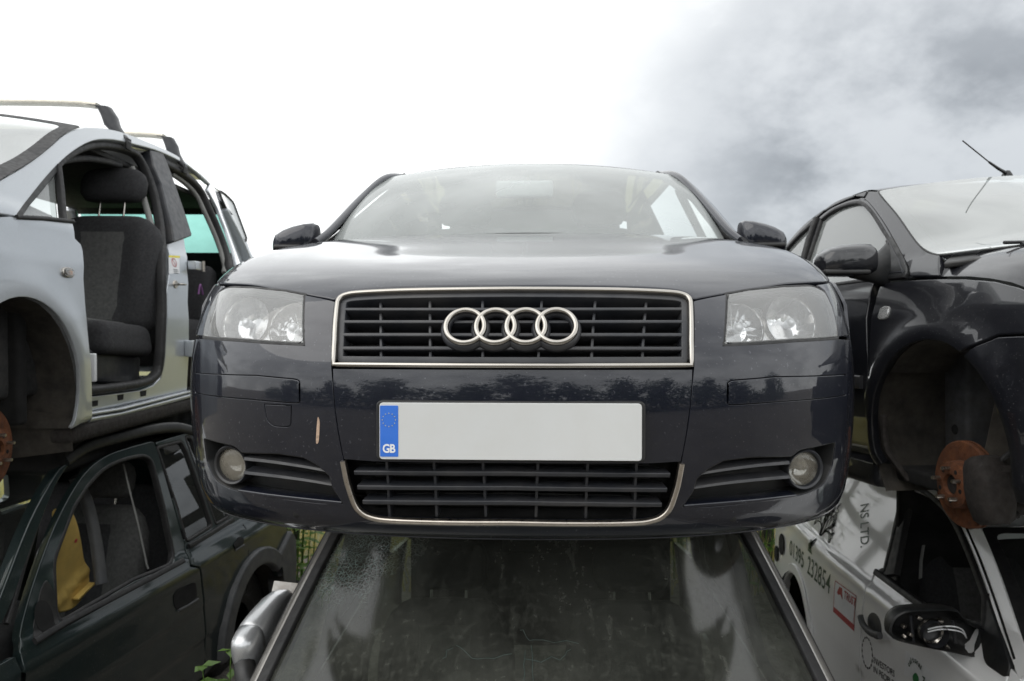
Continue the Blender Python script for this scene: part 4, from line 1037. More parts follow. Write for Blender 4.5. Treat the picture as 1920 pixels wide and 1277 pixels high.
# windscreen with its dark band, roof, bonnet, nose
ed_ = SV.P(rail_up[:16:3]); ed_ = np.concatenate((np.array([(.80, ed_[0][1] - .30, 1.02), (ed_[0][0] + .02, ed_[0][1] - .12, 1.09)]), ed_)) + np.array((.0, -.004, .004))
SW = screen_edge(MS, ed_, (.40, .16), (.03, .035))
scr3 = panel('windscreen', SW, rpoly([(-1, 0), (1, 0), (1, 1), (-1, 1)], .03), MT['glareglass'], sil, res=.06, t=.004, r=.001)
panel('windscreen_band', SW, rpoly([(-1.01, -.01), (1.01, -.01), (1.01, 1.01), (-1.01, 1.01)], .03), MT['rubber'], sil, holes=[rpoly([(-.945, .06), (.945, .06), (.945, .965), (-.945, .965)], .08)], res=.05, t=.003, r=.001, off=.0025)
ru = SV.P(rail_up); ru = ru[ru[:, 1] > 1.56]
rl = [tuple(p + (-.012, 0, -.004)) for p in ru if p[1] < 3.95]
cross_roof('roof', [(ru[0][0] - .012, ru[0][1] - .01, ru[0][2] - .002)] + rl, MT['silver'], sil, .034)
cross_roof('bonnet', [(.80, .60, .985), (.79, .40, .94), (.76, .2, .88), (.70, .05, .80), (.62, -.05, .70)], MT['silver'], sil, .05)
cross_roof('front_bumper', [(.72, .0, .62), (.74, -.06, .5), (.74, -.06, .35), (.70, .02, .2)], MT['silver'], sil, .0)
for sd in (-1, 1):
    hlS = [(sd * .66, -.02, .66), (sd * .78, .22, .66), (sd * .78, .26, .84), (sd * .68, .06, .78)]
    mk('headlight', hlS, [(0, 1, 2, 3)], MT['lens'], sil)
# far flank (doors still shut on that side), floor, lining
far = np.array([(.05, .25), (.36, .22)] + arc(AC, AR, 205, -22, 24) + [(1.25, .2), (3.05, .2)] + arc((3.42, .335), .37, 195, -15, 24) + [(4.05, .26), (4.30, .35), (4.32, .8), (4.15, 1.1), (3.7, 1.4), (3.2, 1.49), (2.4, 1.535), (1.65, 1.49), (.6, 1.0), (.1, .72)])
panel('far_side', SVm, far, MT['silver'], sil, res=.08, t=.02)
panel('far_side_trim', SVm, [(.9, .3), (2.95, .3), (3.0, .75), (3.9, .75), (4.15, 1.0), (3.7, 1.36), (3.2, 1.45), (2.4, 1.49), (1.7, 1.45), (.85, 1.0)], MT['dash'], sil, off=-.06, res=.1, t=.01)
bbox('floor_pan', (1.64, 2.95, .06), (0, 2.75, .19), MT['void'], sil, bevel=.01)
bbox('underbody', (1.50, 2.9, .20), (0, 2.75, .08), MT['void'], sil, bevel=.05)
bbox('headliner', (1.10, 2.2, .03), (0, 2.75, 1.485), MT['dash'], sil, bevel=.01)
bbox('bulkhead', (1.5, .06, .75), (0, 1.05, .60), MT['void'], sil, bevel=.02)
dsh = bbox('dashboard', (1.48, .55, .30), (0, 1.05, .92), MT['dash'], sil, bevel=.09, seg=5)
bbox('glovebox_side', (.10, .60, .55), (.66, 1.25, .60), MT['dash'], sil, bevel=.03)
# tailgate with tinted glass
bw = [(-.66, 4.10), (.66, 4.10)]
tg = mk('tailgate', [(-.70, 4.22, .25), (.70, 4.22, .25), (.72, 4.28, .9), (.66, 4.16, 1.17), (-.66, 4.16, 1.17), (-.72, 4.28, .9)], [(0, 1, 2, 5), (5, 2, 3, 4)], MT['silver'], sil)
mk('tailgate_glass', [(-.58, 4.17, 1.17), (.58, 4.17, 1.17), (.52, 3.92, 1.47), (-.52, 3.92, 1.47)], [(0, 1, 2, 3)], MT['tealglass'], sil)
tbk = [(-.62, 4.10, .3), (.62, 4.10, .3), (.60, 4.10, 1.17), (-.60, 4.10, 1.17)]
mk('tailgate_trim', tbk, [(0, 1, 2, 3)], MT['void'], sil)
for sd in (-1, 1): sweep('tailgate_pillar', spl([(sd * .55, 3.86, 1.47), (sd * .60, 4.06, 1.27), (sd * .64, 4.19, 1.08), (sd * .66, 4.25, .9)], 4), np.tile((0, .8, .6), (13, 1)), rsec(.09, .03, .01, -.03), MT['silver'], sil)
mk('tailgate_header', [(-.6, 3.95, 1.44), (.6, 3.95, 1.44), (.56, 3.80, 1.52), (-.56, 3.80, 1.52)], [(0, 1, 2, 3)], MT['black'], sil)
# seats
seat(sil, .50, 1.86, .30, w=.60, back=.62, lean=.24, hr=.06)
seat(sil, -.40, 1.86, .30, w=.52, back=.62, lean=.24, hr=.06)
bbox('seat_side_cover', (.06, .50, .16), (.70, 1.84, .40), MT['grille'], sil, bevel=.025, rot=(-.12, 0, 0))
lathe('recliner_knob', [(0, .03), (.035, .028), (.04, .01), (.04, -.02)], (.70, 2.12, .60), (1, 0, 0), MT['black'], sil, 18, 40)
tube('seat_belt_buckle', [(.70, 1.98, .50), (.72, 2.06, .58), (.72, 2.12, .62)], .014, MT['black'], sil, 8)
bbox('rear_bench', (1.36, .5, .2), (0, 2.95, .55), MT['seat'], sil, bevel=.07)
bbox('rear_bench_back', (1.36, .14, .42), (0, 3.28, .80), MT['seat'], sil, bevel=.06, rot=(-.3, 0, 0))
tube('grab_ring', [(.74, 2.86, .80), (.745, 2.88, .86), (.745, 2.92, .80)], .006, m_plain('purple_cord', (.25, .10, .28), .7), sil, 6, smooth_n=5)
# arch and hub
arch_box(sil, 1, AC[0], AC[1] - .01, AR + .012, .86, .40, MT['liner'])
arch_box(sil, 1, 3.42, .325, .382, .80, .40, MT['liner'])
mk('liner_skirt', [(.845, 1.20, .24), (.845, 1.215, .10), (.50, 1.20, .06), (.50, 1.18, .3)], [(0, 1, 2, 3)], MT['liner'], sil)
bk = brake(sil, 1, (.74, AC[0] + .005, .165), .155)
strut(sil, 1, (.62, AC[0], .22), (.50, AC[0] + .05, .70), False)
bbox('under_sill', (.10, 1.90, .08), (.80, 2.15, .165), MT['iron'], sil, bevel=.03)
# roof bars
def roof_bar(fpx, bpx, lpx, wl, name='roof_bar'):
    q = SV.px([fpx])[0]; f0 = SV.P(q); y = q[0]
    top = unproj(MS, bpx, 'y', y + .0); left = unproj(MS, lpx, 'y', y + .0)
    zt = top[2]
    pth = spl([(top[0] + .0, y, zt), (0.35, y, zt + .012), (0, y, zt + .016), (-.35, y, zt + .012), (-top[0], y, zt)], 8)
    bar = sweep(name, pth, np.tile((0, 0, 1.), (len(pth), 1)), rsec(.060, .026, .010, -.013), MT['beige_bar'], sil)
    for sd in (-1, 1):
        a = np.array((sd * (top[0] - .03), y, zt)); e = np.array((sd * (f0[0] + .008), y, f0[2] - .03))
        R_ = []
        for t_, wx, wy, dx_, dz_ in ((0, .022, .036, 0, 0), (.08, .032, .040, .35, .22), (.30, .036, .043, .50, .10), (.55, .034, .044, .58, .0), (.8, .026, .042, .80, 0), (.93, .018, .034, .95, 0), (1, .012, .028, 1.0, 0)):
            c_ = np.array((a[0] + (e[0] - a[0]) * dx_, y, a[2] + (e[2] - a[2]) * (t_ if t_ > .2 else t_ * .5)))
            R_.append(sellipse(c_, (1, 0, 0), (0, 1, 0), wx, wy, 3, 20))
        ft = rings('bar_foot', R_, MT['grille'], bar)
        bbox('clamp', (.012, .05, .06), (e[0] + sd * .004, y, e[2] - .01), MT['rubber'], bar, bevel=.004)
    return bar
roof_bar((236, 256), (184, 199), (0, 204), 0)
roof_bar((343, 305), (308, 256.5), (268, 257), 0)

# ================================================================== dark green off-roader, lower left
MT['green'] = m_paint('dark_green_paint', (.0095, .0190, .0200), dust=.13, dustcol=(.10, .105, .09), metal=.35, rough=.4, crough=.05, streak=.15, streakcol=(.03, .034, .016))
MT['flare'] = m_plain('grey_plastic_flare', (.075, .078, .082), .6, 0, .2, 12, dust=.3, dustcol=(.12, .115, .10), bump=.2, bscale=260)
MT['yellow'] = m_plain('faded_yellow_paint', (.66, .46, .13), .6, 0, .15, 8, dust=.25, dustcol=(.28, .20, .08))
MG = frame(-2.755, 1.712, -.27, RAD(7.4))
suv = empty('off_roader', 'dark green off-roader with open front window and grey rear arch flare, bottom left', 'car', MG)
def g_w(y, z):
    lo = np.interp(z, [.3, .45, .7, .95, 1.10], [.845, .868, .875, .868, .850])
    up = .826 - (z - 1.09) * .27
    k = sstep(z, 1.05, 1.10)
    return lo * (1 - k) + up * k
GS = side(g_w, MG, 1, (-.6, 4.2, .2, 2.1)); GS.n = (240, 120)
GSm = side(g_w, MG, -1, (-.6, 4.2, .2, 2.1))
k3 = crop(0, 760, .4048)
fr_out = GS.px(spl(k3([(85, 1130), (100, 1010), (160, 800), (250, 560), (340, 385), (415, 285), (500, 225), (600, 190), (700, 163)]), 4))
rear_dn = GS.px(k3([(716, 165), (740, 232), (800, 440), (858, 640), (880, 742)]))
win_f = GS.px(rpoly(k3([(282, 1000, 10), (262, 960, 20), (252, 720, 20), (345, 470, 0), (405, 375, 0), (480, 292, 40), (570, 250, 20), (700, 222, 45), (765, 480, 0), (808, 690, 22), (790, 735, 22), (620, 805, 0)]), 5, 5))
zb = GS.px(k3([(880, 742)]))[0]
door_lo = np.concatenate((GS.px(k3([(880, 742), (915, 752), (932, 790), (942, 870), (955, 1000), (966, 1180)])), ))
ub = door_lo[-1, 0]; uf = fr_out[0, 0]
door_loop = np.concatenate((fr_out, rear_dn, door_lo[1:], np.array([(ub + .01, .62), (ub - .02, .40), (uf + .12, .40), (uf + .03, .60), (uf - .005, .85), (uf - .006, 1.0)])))
def g_disp(q):      # belt shoulder, waist crease and lower step pressed into the doors
    z = q[..., 1]; return .012 * np.exp(-((z - .995) / .035) ** 2) - .005 * sstep(.80 - z, 0, .02) - .008 * sstep(.62 - z, 0, .02)
dr = panel('front_door', GS, door_loop, MT['green'], suv, holes=[win_f], gap=.003, res=.03, t=.035, r=.006, disp=g_disp)
strip('window_seal', GS, win_f, .018, .03, MT['rubber'], dr, off=-.028, closed=True, r=.006)
bl = GS.px(k3([(155, 1098), (300, 1010), (500, 905), (700, 800), (845, 722)]))
strip('belt_moulding', GS, bl, .026, .016, MT['rubber'], dr, off=-.001, r=.006)
panel('mirror_patch', GS, GS.px(rpoly(k3([(152, 1088, 10), (150, 1030, 8), (186, 850, 20), (214, 800, 10), (250, 862, 8), (276, 1018, 8)]), 6, 4)), MT['black'], dr, off=.004, res=.03, t=.012, r=.004)
hc = GS.px(k3([(200, 985)]))[0]
panel('mirror_socket', GS, [(hc[0] + .045 * math.cos(a), hc[1] + .065 * math.sin(a)) for a in np.linspace(0, 2 * math.pi, 26, endpoint=False)], MT['void'], dr, off=.006, res=.03, t=.002, r=.001)
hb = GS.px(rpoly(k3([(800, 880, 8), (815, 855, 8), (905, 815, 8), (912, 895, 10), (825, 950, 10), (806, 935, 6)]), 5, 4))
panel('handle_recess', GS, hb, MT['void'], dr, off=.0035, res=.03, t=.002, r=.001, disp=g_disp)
strip('handle_lip', GS, GS.px(k3([(822, 950), (870, 925), (912, 897)])), .010, .012, MT['flare'], dr, off=.0, r=.003)
# roof side, screen pillar
pil = GS.px(spl(k3([(-60, 1020), (0, 872), (130, 540), (250, 318), (300, 268), (345, 248)]), 4))
pil2 = GS.px(spl(k3([(345, 262), (270, 350), (160, 620), (60, 900), (10, 1010), (-40, 1090)]), 4))
panel('windscreen_pillar', GS, np.concatenate((pil, pil2)), MT['green'], suv, res=.03, t=.05, r=.010, off=.006)
ap2 = GS.px(spl(k3([(300, 285), (220, 430), (130, 700), (80, 880), (40, 1010)]), 4))
strip('screen_gutter', GS, ap2, .020, .02, MT['rubber'], suv, off=-.02, r=.006)
roofl = GS.px(spl(k3([(300, 258), (360, 215), (430, 180), (560, 145), (700, 112), (820, 102), (900, 122)]), 4))
strip('roof_gutter', GS, roofl, .055, .05, MT['black'], suv, off=-.035, r=.016)
for yv in ((480, 172), (640, 128)):
    pass
# rear door with glass, quarter light, body side behind
ga = GS.px(rpoly(k3([(730, 196, 4), (842, 166, 6), (868, 215, 4), (910, 330, 0), (985, 556, 6), (866, 632, 8), (822, 470, 0)]), 4, 4))
gb = GS.px(rpoly(k3([(858, 143, 6), (890, 150, 12), (912, 210, 0), (1070, 512, 10), (1002, 552, 6), (920, 320, 0)]), 4, 4))
up_out = GS.px(k3([(722, 168), (850, 128), (890, 122)]))
ureal = GS.px(k3([(1085, 520)]))[0]
uR = ureal[0]
fl_c = GS.px(k3([(1190, 790)]))[0]
AGc = (GS.px(k3([(1185, 900)]))[0][0] + .02, .47)
AGr = .35
lowr = [(ub + .012, .62), (ub - .015, .40), (AGc[0] - AGr - .02, .42)]
rear_loop = np.concatenate((rear_dn[1:], door_lo[1:], np.array(lowr), np.array(arc(AGc, AGr, 190, 20, 26)), np.array([(AGc[0] + .42, .72), (AGc[0] + .45, 1.0), (AGc[0] + .42, 1.16), (AGc[0] + .28, 1.70)]), GS.px(k3([(905, 118)])) + np.array((.05, 0)), up_out[::-1]))
rd = panel('rear_body_side', GS, rear_loop, MT['green'], suv, holes=[inset(ga, -.004), inset(gb, -.004)], gap=.003, res=.035, t=.03, r=.005, disp=g_disp)
panel('rear_door_glass', GS, ga, MT['sideglass'], rd, res=.05, t=.003, r=.001, off=-.012)
panel('quarter_glass', GS, gb, MT['sideglass'], rd, res=.05, t=.003, r=.001, off=-.012)
strip('rear_window_seal', GS, ga, .016, .02, MT['rubber'], rd, off=-.018, closed=True, r=.005)
strip('quarter_seal', GS, gb, .016, .02, MT['rubber'], rd, off=-.018, closed=True, r=.005)
strip('belt_moulding', GS, GS.px(k3([(868, 655), (930, 620), (1000, 578), (1075, 530)])), .024, .016, MT['rubber'], rd, off=-.001, r=.006)
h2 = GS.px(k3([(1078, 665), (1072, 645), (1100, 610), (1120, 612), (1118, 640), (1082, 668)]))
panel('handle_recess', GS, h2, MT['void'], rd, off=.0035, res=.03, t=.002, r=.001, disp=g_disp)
strip('handle_lip', GS, GS.px(k3([(1082, 672), (1122, 648)])), .012, .016, MT['flare'], rd, off=.0, r=.004)
ud = uR + .06
strip('door_shut_line', GS, [(ud, z) for z in np.linspace(1.08, .80, 8)] + [(ud - .05, .70), (AGc[0] - AGr - .05, .62)], .004, .003, MT['void'], rd, off=-.001, r=.001)
# grey plastic wheel arch and bumper end
a1 = np.array(arc(AGc, AGr + .09, 188, 42, 26)); a2 = np.array(arc(AGc, AGr - .012, 42, 188, 26))
panel('arch_flare', GS, np.concatenate((a1, a2)), MT['flare'], suv, res=.03, t=.05, r=.014, off=.030)
bq = [(AGc[0] + .24, AGc[1] + .32), (AGc[0] + .46, AGc[1] + .44), (AGc[0] + .52, AGc[1] + .38), (AGc[0] + .52, AGc[1] - .02), (AGc[0] + .36, AGc[1] - .08)]
panel('rear_bumper', GS, rpoly([(p[0], p[1]) for p in bq], .05), MT['flare'], suv, res=.04, t=.10, r=.02, off=.030)
bbox('rear_bumper_bar', (1.6, .16, .40), (0, AGc[0] + .46, AGc[1] + .2), MT['flare'], suv, bevel=.05)
arch_box(suv, 1, AGc[0], AGc[1], AGr + .01, .86, .40, MT['liner'], a0=195, a1=-15)
lathe('rear_wheel', [(.14, .05), (.18, .07), (.22, .06), (.30, .07), (.335, .05), (.345, 0), (.335, -.10), (.22, -.12)], (.70, AGc[0], AGc[1] - .03), (1, 0, 0), MT['rubber'], suv, 40, 40)
# front wing, bonnet, windscreen, roof, tail, far flank
fwl = np.array([(uf - .012, .42), (uf - .012, 1.0)] + [(uf - .02, 1.06), (uf - .55, 1.05), (uf - .95, .98), (uf - 1.05, .7), (uf - 1.02, .45)] + arc((uf - .52, .50), .38, 188, -8, 20))
panel('front_wing', GS, fwl, MT['green'], suv, gap=.003, res=.05, t=.03, r=.005, disp=g_disp)
a1 = np.array(arc((uf - .52, .50), .46, 170, 10, 22)); a2 = np.array(arc((uf - .52, .50), .37, 10, 170, 22))
panel('front_arch_flare', GS, np.concatenate((a1, a2)), MT['flare'], suv, res=.05, t=.05, r=.014, off=.028)
Lw = GS.P(pil[0]); Tw = GS.P(pil[-1])
bY, bZ = uf - .14, 1.06
SWg = screen(MG, (.835, bY, bZ), (0, bY - .10, bZ + .02), (Tw[0] - .02, Tw[1] - .03, Tw[2] - .0), (0, Tw[1] - .10, Tw[2] + .04), .03)
panel('windscreen', SWg, rpoly([(-1, 0), (1, 0), (1, 1), (-1, 1)], .03), MT['sideglass'], suv, res=.08, t=.004, r=.001)
panel('windscreen_band', SWg, rpoly([(-1, -.01), (1, -.01), (1, 1.01), (-1, 1.01)], .03), MT['rubber'], suv, holes=[rpoly([(-.94, .05), (.94, .05), (.94, .96), (-.94, .96)], .06)], res=.06, t=.003, r=.001, off=.0025)
rp_ = GS.P(roofl)
cross_roof('roof', [tuple(p + (-.01, 0, .004)) for p in rp_] + [(.66, AGc[0] + .22, rp_[-1][2] - .02), (.70, AGc[0] + .36, 1.36), (.78, AGc[0] + .44, 1.1), (.79, AGc[0] + .45, .6)], MT['green'], suv, .07)
cross_roof('bonnet', [(.80, bY + .02, bZ - .01), (.80, bY - .4, 1.05), (.78, bY - .75, 1.0), (.72, bY - .92, .9), (.72, bY - .95, .5)], MT['green'], suv, .035)
panel('far_side', GSm, [(uf - 1.0, .42), (AGc[0] + .65, .42), (AGc[0] + .65, 1.08), (uf - .95, 1.0)], MT['green'], suv, res=.12, t=.03)
fwin = rpoly([(uf + .18, 1.12), (ub - .03, 1.14), (ub - .05, 1.56), (uf + .42, 1.52)], .05); fwin2 = rpoly([(ub + .06, 1.14), (AGc[0] + .05, 1.16), (AGc[0] - .12, 1.58), (ub + .03, 1.58)], .05)
panel('far_windows', GSm, [(uf - .08, 1.08), (AGc[0] + .62, 1.12), (AGc[0] + .36, 1.64), (ub, 1.68), (uf + .38, 1.62)], MT['green'], suv, holes=[fwin, fwin2], res=.1, t=.04)
bbox('floor_pan', (1.6, 3.4, .06), (0, uf + 1.1, .38), MT['void'], suv, bevel=.01)
bbox('headliner', (1.2, 1.9, .03), (0, ub + .25, float(rp_[-4][2]) - .05), MT['dash'], suv, bevel=.01)
bbox('dashboard', (1.5, .5, .35), (0, uf + .12, .95), MT['dash'], suv, bevel=.09, seg=5)
s1 = seat(suv, .40, uf + .72, .46, w=.52, back=.60, lean=.22, mat='seat2', mat2='seat')
seat(suv, -.40, uf + .72, .46, w=.52, back=.60, lean=.22, mat='seat2', mat2='seat')
bbox('rear_bench_back', (1.3, .16, .55), (0, ub + .75, .95), MT['seat'], suv, bevel=.06, rot=(-.25, 0, 0))
strip('post_trim', GS, GS.px(spl(k3([(500, 290), (560, 420), (600, 600), (625, 790)]), 4)), .055, .04, MT['flare'], suv, off=-.19, r=.016)
strip('belt_webbing', GS, GS.px(spl(k3([(580, 270), (610, 400), (650, 560), (695, 765)]), 4)) + (.10, .0), .012, .003, MT['grey_trim'], suv, off=-.08, r=.001)
# yellow panel left inside, leaning against the seat
yp = unproj(MG, (132, 1060), 'x', .62)
yl = rpoly(k3([(262, 470, 14), (340, 485, 30), (368, 560, 20), (395, 720, 10), (412, 760, 8), (422, 850, 60), (345, 945, 40), (270, 965, 10), (240, 800, 0)]), 8, 5)
YS = Surf(lambda u, v: np.stack((.60 + .03 * np.cos(v * 9), u, v), -1), (-.6, 3, .4, 2), MG, 1, (160, 120))
yo = panel('yellow_panel', YS, YS.px(yl), MT['yellow'], None, res=.03, t=.02, r=.006, disp=lambda q: .012 * np.exp(-((q[..., 1] - 1.03 - .5 * (q[..., 0] - yp[1])) / .03) ** 2))
yo.matrix_world = MG
tag(yo, 'faded yellow pressed metal panel standing inside the dark green off-roader', 'metal panel')
yc = YS.px([(150, 1108)])[0]
bbox('bracket', (.03, .12, .012), YS.P(yc) + np.array((.02, 0, 0)), MT['yellow'], yo, bevel=.004, rot=(.3, 0, 0))
for p in ((142, 1014, red), (145, 1079, MT['void']), (150, 1083, MT['void'])):
    q = YS.px([p[:2]])[0]; panel('hole', YS, [(q[0] + .009 * math.cos(a), q[1] + .009 * math.sin(a)) for a in np.linspace(0, 6.28, 12, endpoint=False)], p[2], yo, off=.002, t=.001, r=.0003, res=.03)

# ================================================================== black car, upper right
MT['jet'] = m_paint('black_paint', (.006, .0065, .009), dust=.09, dustcol=(.11, .11, .11), metal=.2, rough=.4, crough=.025)
MB_ = frame(2.322, 1.719, 1.275, RAD(-5.46), RAD(-1.45))
blk = empty('black_car', 'glossy black car with roof aerial and missing front wheel, stacked on top at right', 'car', MB_)
def b_w(y, z):
    lo = np.interp(z, [.12, .25, .45, .62, .74, .83, .90, .96], [.80, .872, .890, .890, .880, .855, .825, .79])
    up = .79 - (z - .96) * .38
    k = sstep(z, .92, 1.0); w = lo * (1 - k) + up * k
    return w - .10 * sstep(-y, -.75, .05) ** 1.5 - .16 * sstep(y, 2.9, 4.3)
BS = side(b_w, MB_, -1, (-.1, 4.4, .05, 1.7)); BS.n = (240, 130)
BSm = side(b_w, MB_, 1, (-.1, 4.4, .05, 1.7))
k8, k9 = crop(1420, 240, .3289), crop(1520, 600, .3132)
BC, BR = (.87, .315), .335
def b_fl(q):
    d = np.hypot(q[..., 0] - BC[0], q[..., 1] - BC[1])
    return .022 * np.exp(-((d - BR - .03) / .055) ** 2)
bel = BS.px(k8([(660, 868), (830, 862), (1040, 850)]))                    # belt line
d_fr = BS.px(k8([(662, 880), (672, 1000), (668, 1150)])); ud_ = float(d_fr[:, 0].mean())
wing_top = BS.px(k8([(845, 862), (1040, 852), (1180, 852), (1350, 868), (1480, 900), (1560, 930)]))
seamb = BS.px(k9([(1330, 88), (1240, 90), (1120, 96), (1020, 150), (920, 226)]))
wing = np.concatenate((np.array([(ud_ - .003, .20), (ud_ - .003, .6), (ud_ - .004, bel[0, 1] - .01)]), BS.px(k8([(700, 868)])), wing_top, np.array([(.05, .66)]), seamb, np.array(arc(BC, BR, 50, -16, 22)[::1])[::1] if False else np.array(arc(BC, BR, 62, -18, 24)) * 1.0))
# order: door edge up, along the top to the front, down the bumper seam, round the arch (front to rear), back along the sill
af = np.array([p for p in arc(BC, BR, 150, -18, 34)])
wing = np.concatenate((np.array([(ud_ - .003, .20), (ud_ - .003, .6), (ud_ - .004, bel[0, 1] - .012)]), wing_top, np.array([(.06, .70)]), seamb[:-1], np.array([p for p in arc(BC, BR, 118, -18, 26)])))
panel('front_wing', BS, wing, MT['jet'], blk, gap=.002, res=.03, t=.03, r=.006, disp=b_fl)
bump_ = np.concatenate((seamb[:-1][::-1], np.array([(.03, .62), (-.02, .45), (.0, .22), (.42, .16), (.50, .20)]), np.array(arc(BC, BR, 200, 120, 16))))
panel('front_bumper', BS, bump_, MT['jet'], blk, gap=.002, res=.04, t=.03, r=.005, disp=b_fl)
# door, glass, mirror
bpost = BS.px(k8([(345, 515), (300, 640), (262, 780)]))
ub2 = 1.86
frame_o = BS.px(spl(k8([(345, 512), (395, 470), (450, 437), (540, 403), (605, 402), (640, 425), (720, 535), (800, 675), (858, 790)]), 4))
door_b = np.concatenate((frame_o, BS.px(k8([(862, 848), (700, 868), (664, 878)])), np.array([(ud_, .6), (ud_, .22), (1.95, .22), (2.05, .45), (2.08, .85)]), BS.px(k8([(258, 800), (300, 640)]))))
win_b = BS.px(spl(k8([(362, 522), (440, 465), (540, 428), (600, 432), (655, 485), (722, 590), (800, 720), (840, 815), (845, 842)]), 4))
win_b = np.concatenate((win_b, BS.px(k8([(700, 858), (540, 878), (400, 897), (272, 790)]))))
dB = panel('front_door', BS, door_b, MT['jet'], blk, holes=[win_b], gap=.002, res=.03, t=.03, r=.005)
panel('door_glass', BS, win_b, MT['glareglass'], dB, off=-.012, res=.05, t=.004, r=.001)
strip('window_seal', BS, win_b, .016, .02, MT['rubber'], dB, off=-.016, closed=True, r=.005)
strip('door_post', BS, bpost, .030, .02, MT['rubber'], dB, off=-.002, r=.005)
sail = BS.px(rpoly(k8([(722, 860, 6), (735, 640, 4), (765, 610, 8), (862, 800, 20), (850, 850, 20)]), 4, 4))
panel('mirror_sail', BS, sail, MT['black'], dB, off=.006, res=.03, t=.02, r=.005)
strip('sail_trim', BS, inset(dens(sail, .02), .018), .004, .003, MT['grille'], dB, off=.005, closed=True, r=.001)
# mirror: housing reaches out from the sail
s0 = BS.P(BS.px(k8([(745, 800)]))[0])
yk = s0[1] - .02
def at(px, y): return unproj(MB_, px, 'y', y)
cen = [((343, 795), .024), ((352, 780), .037), ((390, 768), .048), ((460, 760), .055), ((560, 754), .058), ((620, 752), .057), ((650, 755), .045)]
R_ = []
for (c_, h_), dp in zip(cen, (.030, .05, .062, .066, .062, .055, .045)):
    p = at(k8([c_])[0], yk); R_.append(sellipse(p, (0, 1, 0), (.0, 0, 1), dp, h_, 3.0, 22))
mB = rings('door_mirror', R_, MT['jet'], blk)
pa, pb = at(k8([(560, 800)])[0], yk), at(k8([(700, 820)])[0], yk + .02)
R_ = [sellipse(at(k8([c_])[0], yk + .01), (0, 1, 0), (0, 0, 1), a, b, 2.6, 18) for c_, a, b in (((540, 822), .03, .022), ((620, 815), .034, .038), ((690, 800), .034, .06), ((735, 790), .03, .085))]
rings('mirror_foot', R_, MT['black'], mB)
p0, p1 = at(k8([(345, 828)])[0], yk), at(k8([(600, 828)])[0], yk)
bbox('mirror_band', (abs(p1[0] - p0[0]), .12, .018), ((p0 + p1) / 2)[:3], MT['black'], mB, bevel=.008)
bbox('mirror_glass', (abs(p1[0] - p0[0]) * .6, .008, .075), at(k8([(500, 756)])[0], yk + 0.0) + np.array((0, .058, 0)), MT['mirrorfoil'], mB, bevel=.003)
# roof side, rear door and quarter
rail = BS.px(spl(k8([(100, 750), (130, 708), (180, 640), (260, 552), (350, 482), (440, 427), (540, 382), (630, 353), (690, 358)]), 4))
pin = BS.px(spl(k8([(720, 400), (790, 478), (870, 592), (930, 668), (985, 705), (1040, 718)]), 4))
pil_in = BS.px(spl(k8([(858, 800), (800, 690), (720, 548), (640, 438), (605, 412), (540, 414)]), 4))
A = np.concatenate((rail[-10:], pin, BS.px(k8([(1040, 846), (862, 846)])), pil_in))
panel('windscreen_pillar', BS, np.concatenate((BS.px(k8([(612, 398), (635, 356), (690, 358)])), pin, BS.px(k8([(1040, 848), (866, 850)])), pil_in[:-2])), MT['jet'], blk, gap=.0015, res=.03, t=.03, r=.005)
rl_in = BS.px(spl(k8([(606, 396), (540, 396), (440, 433), (340, 508), (255, 585), (185, 660), (140, 715), (112, 752)]), 4))
panel('roof_rail', BS, np.concatenate((rail[:-4], BS.px(k8([(632, 356)])), rl_in)), MT['jet'], blk, gap=.0015, res=.04, t=.03, r=.006)
rg = BS.px(spl(k8([(140, 720), (185, 668), (255, 595), (330, 530)]), 4)); rg = np.concatenate((rg, BS.px(k8([(290, 640), (250, 775), (210, 790)]))))
panel('rear_door_glass', BS, rg, MT['glareglass'], blk, off=-.010, res=.05, t=.004, r=.001)
strip('rear_window_seal', BS, rg, .022, .02, MT['rubber'], blk, off=-.014, closed=True, r=.005)
rz = rg[:, 1].min()
panel('rear_flank', BS, np.concatenate((np.array([(2.10, .86), (2.06, .45), (1.96, .22), (3.05, .22)]), np.array(arc((3.42, .315), .345, 195, -15, 22)), np.array([(4.05, .25), (4.15, .5), (4.12, .95), (3.9, 1.12)]), rail[:2], BS.px(k8([(112, 752), (140, 722), (205, 798), (255, 800)])))), MT['jet'], blk, gap=.002, res=.06, t=.03)
strip('door_moulding', BS, [(ud_ + .03, .50), (1.5, .505), (2.0, .51)], .05, .018, MT['grille'], blk, off=-.002, r=.008)
bbox('sill', (.10, 1.75, .12), (-.815, 2.1, .17), MT['jet'], blk, bevel=.035)
rp = BS.px(k8([(727, 1056)]))[0]
rpB = panel('side_repeater', BS, [(rp[0] + .030 * math.copysign(abs(math.cos(a)) ** .5, math.cos(a)), rp[1] + .024 * math.copysign(abs(math.sin(a)) ** .5, math.sin(a))) for a in np.linspace(0, 2 * math.pi, 28, endpoint=False)], MT['lens'], blk, off=.008, t=.008, r=.004, res=.02, disp=b_fl)
panel('repeater_reflector', BS, [(rp[0] + .022 * math.copysign(abs(math.cos(a)) ** .5, math.cos(a)), rp[1] + .017 * math.copysign(abs(math.sin(a)) ** .5, math.sin(a))) for a in np.linspace(0, 2 * math.pi, 20, endpoint=False)], MT['mirrorfoil'], rpB, off=.004, t=.003, r=.001, res=.02, disp=b_fl)
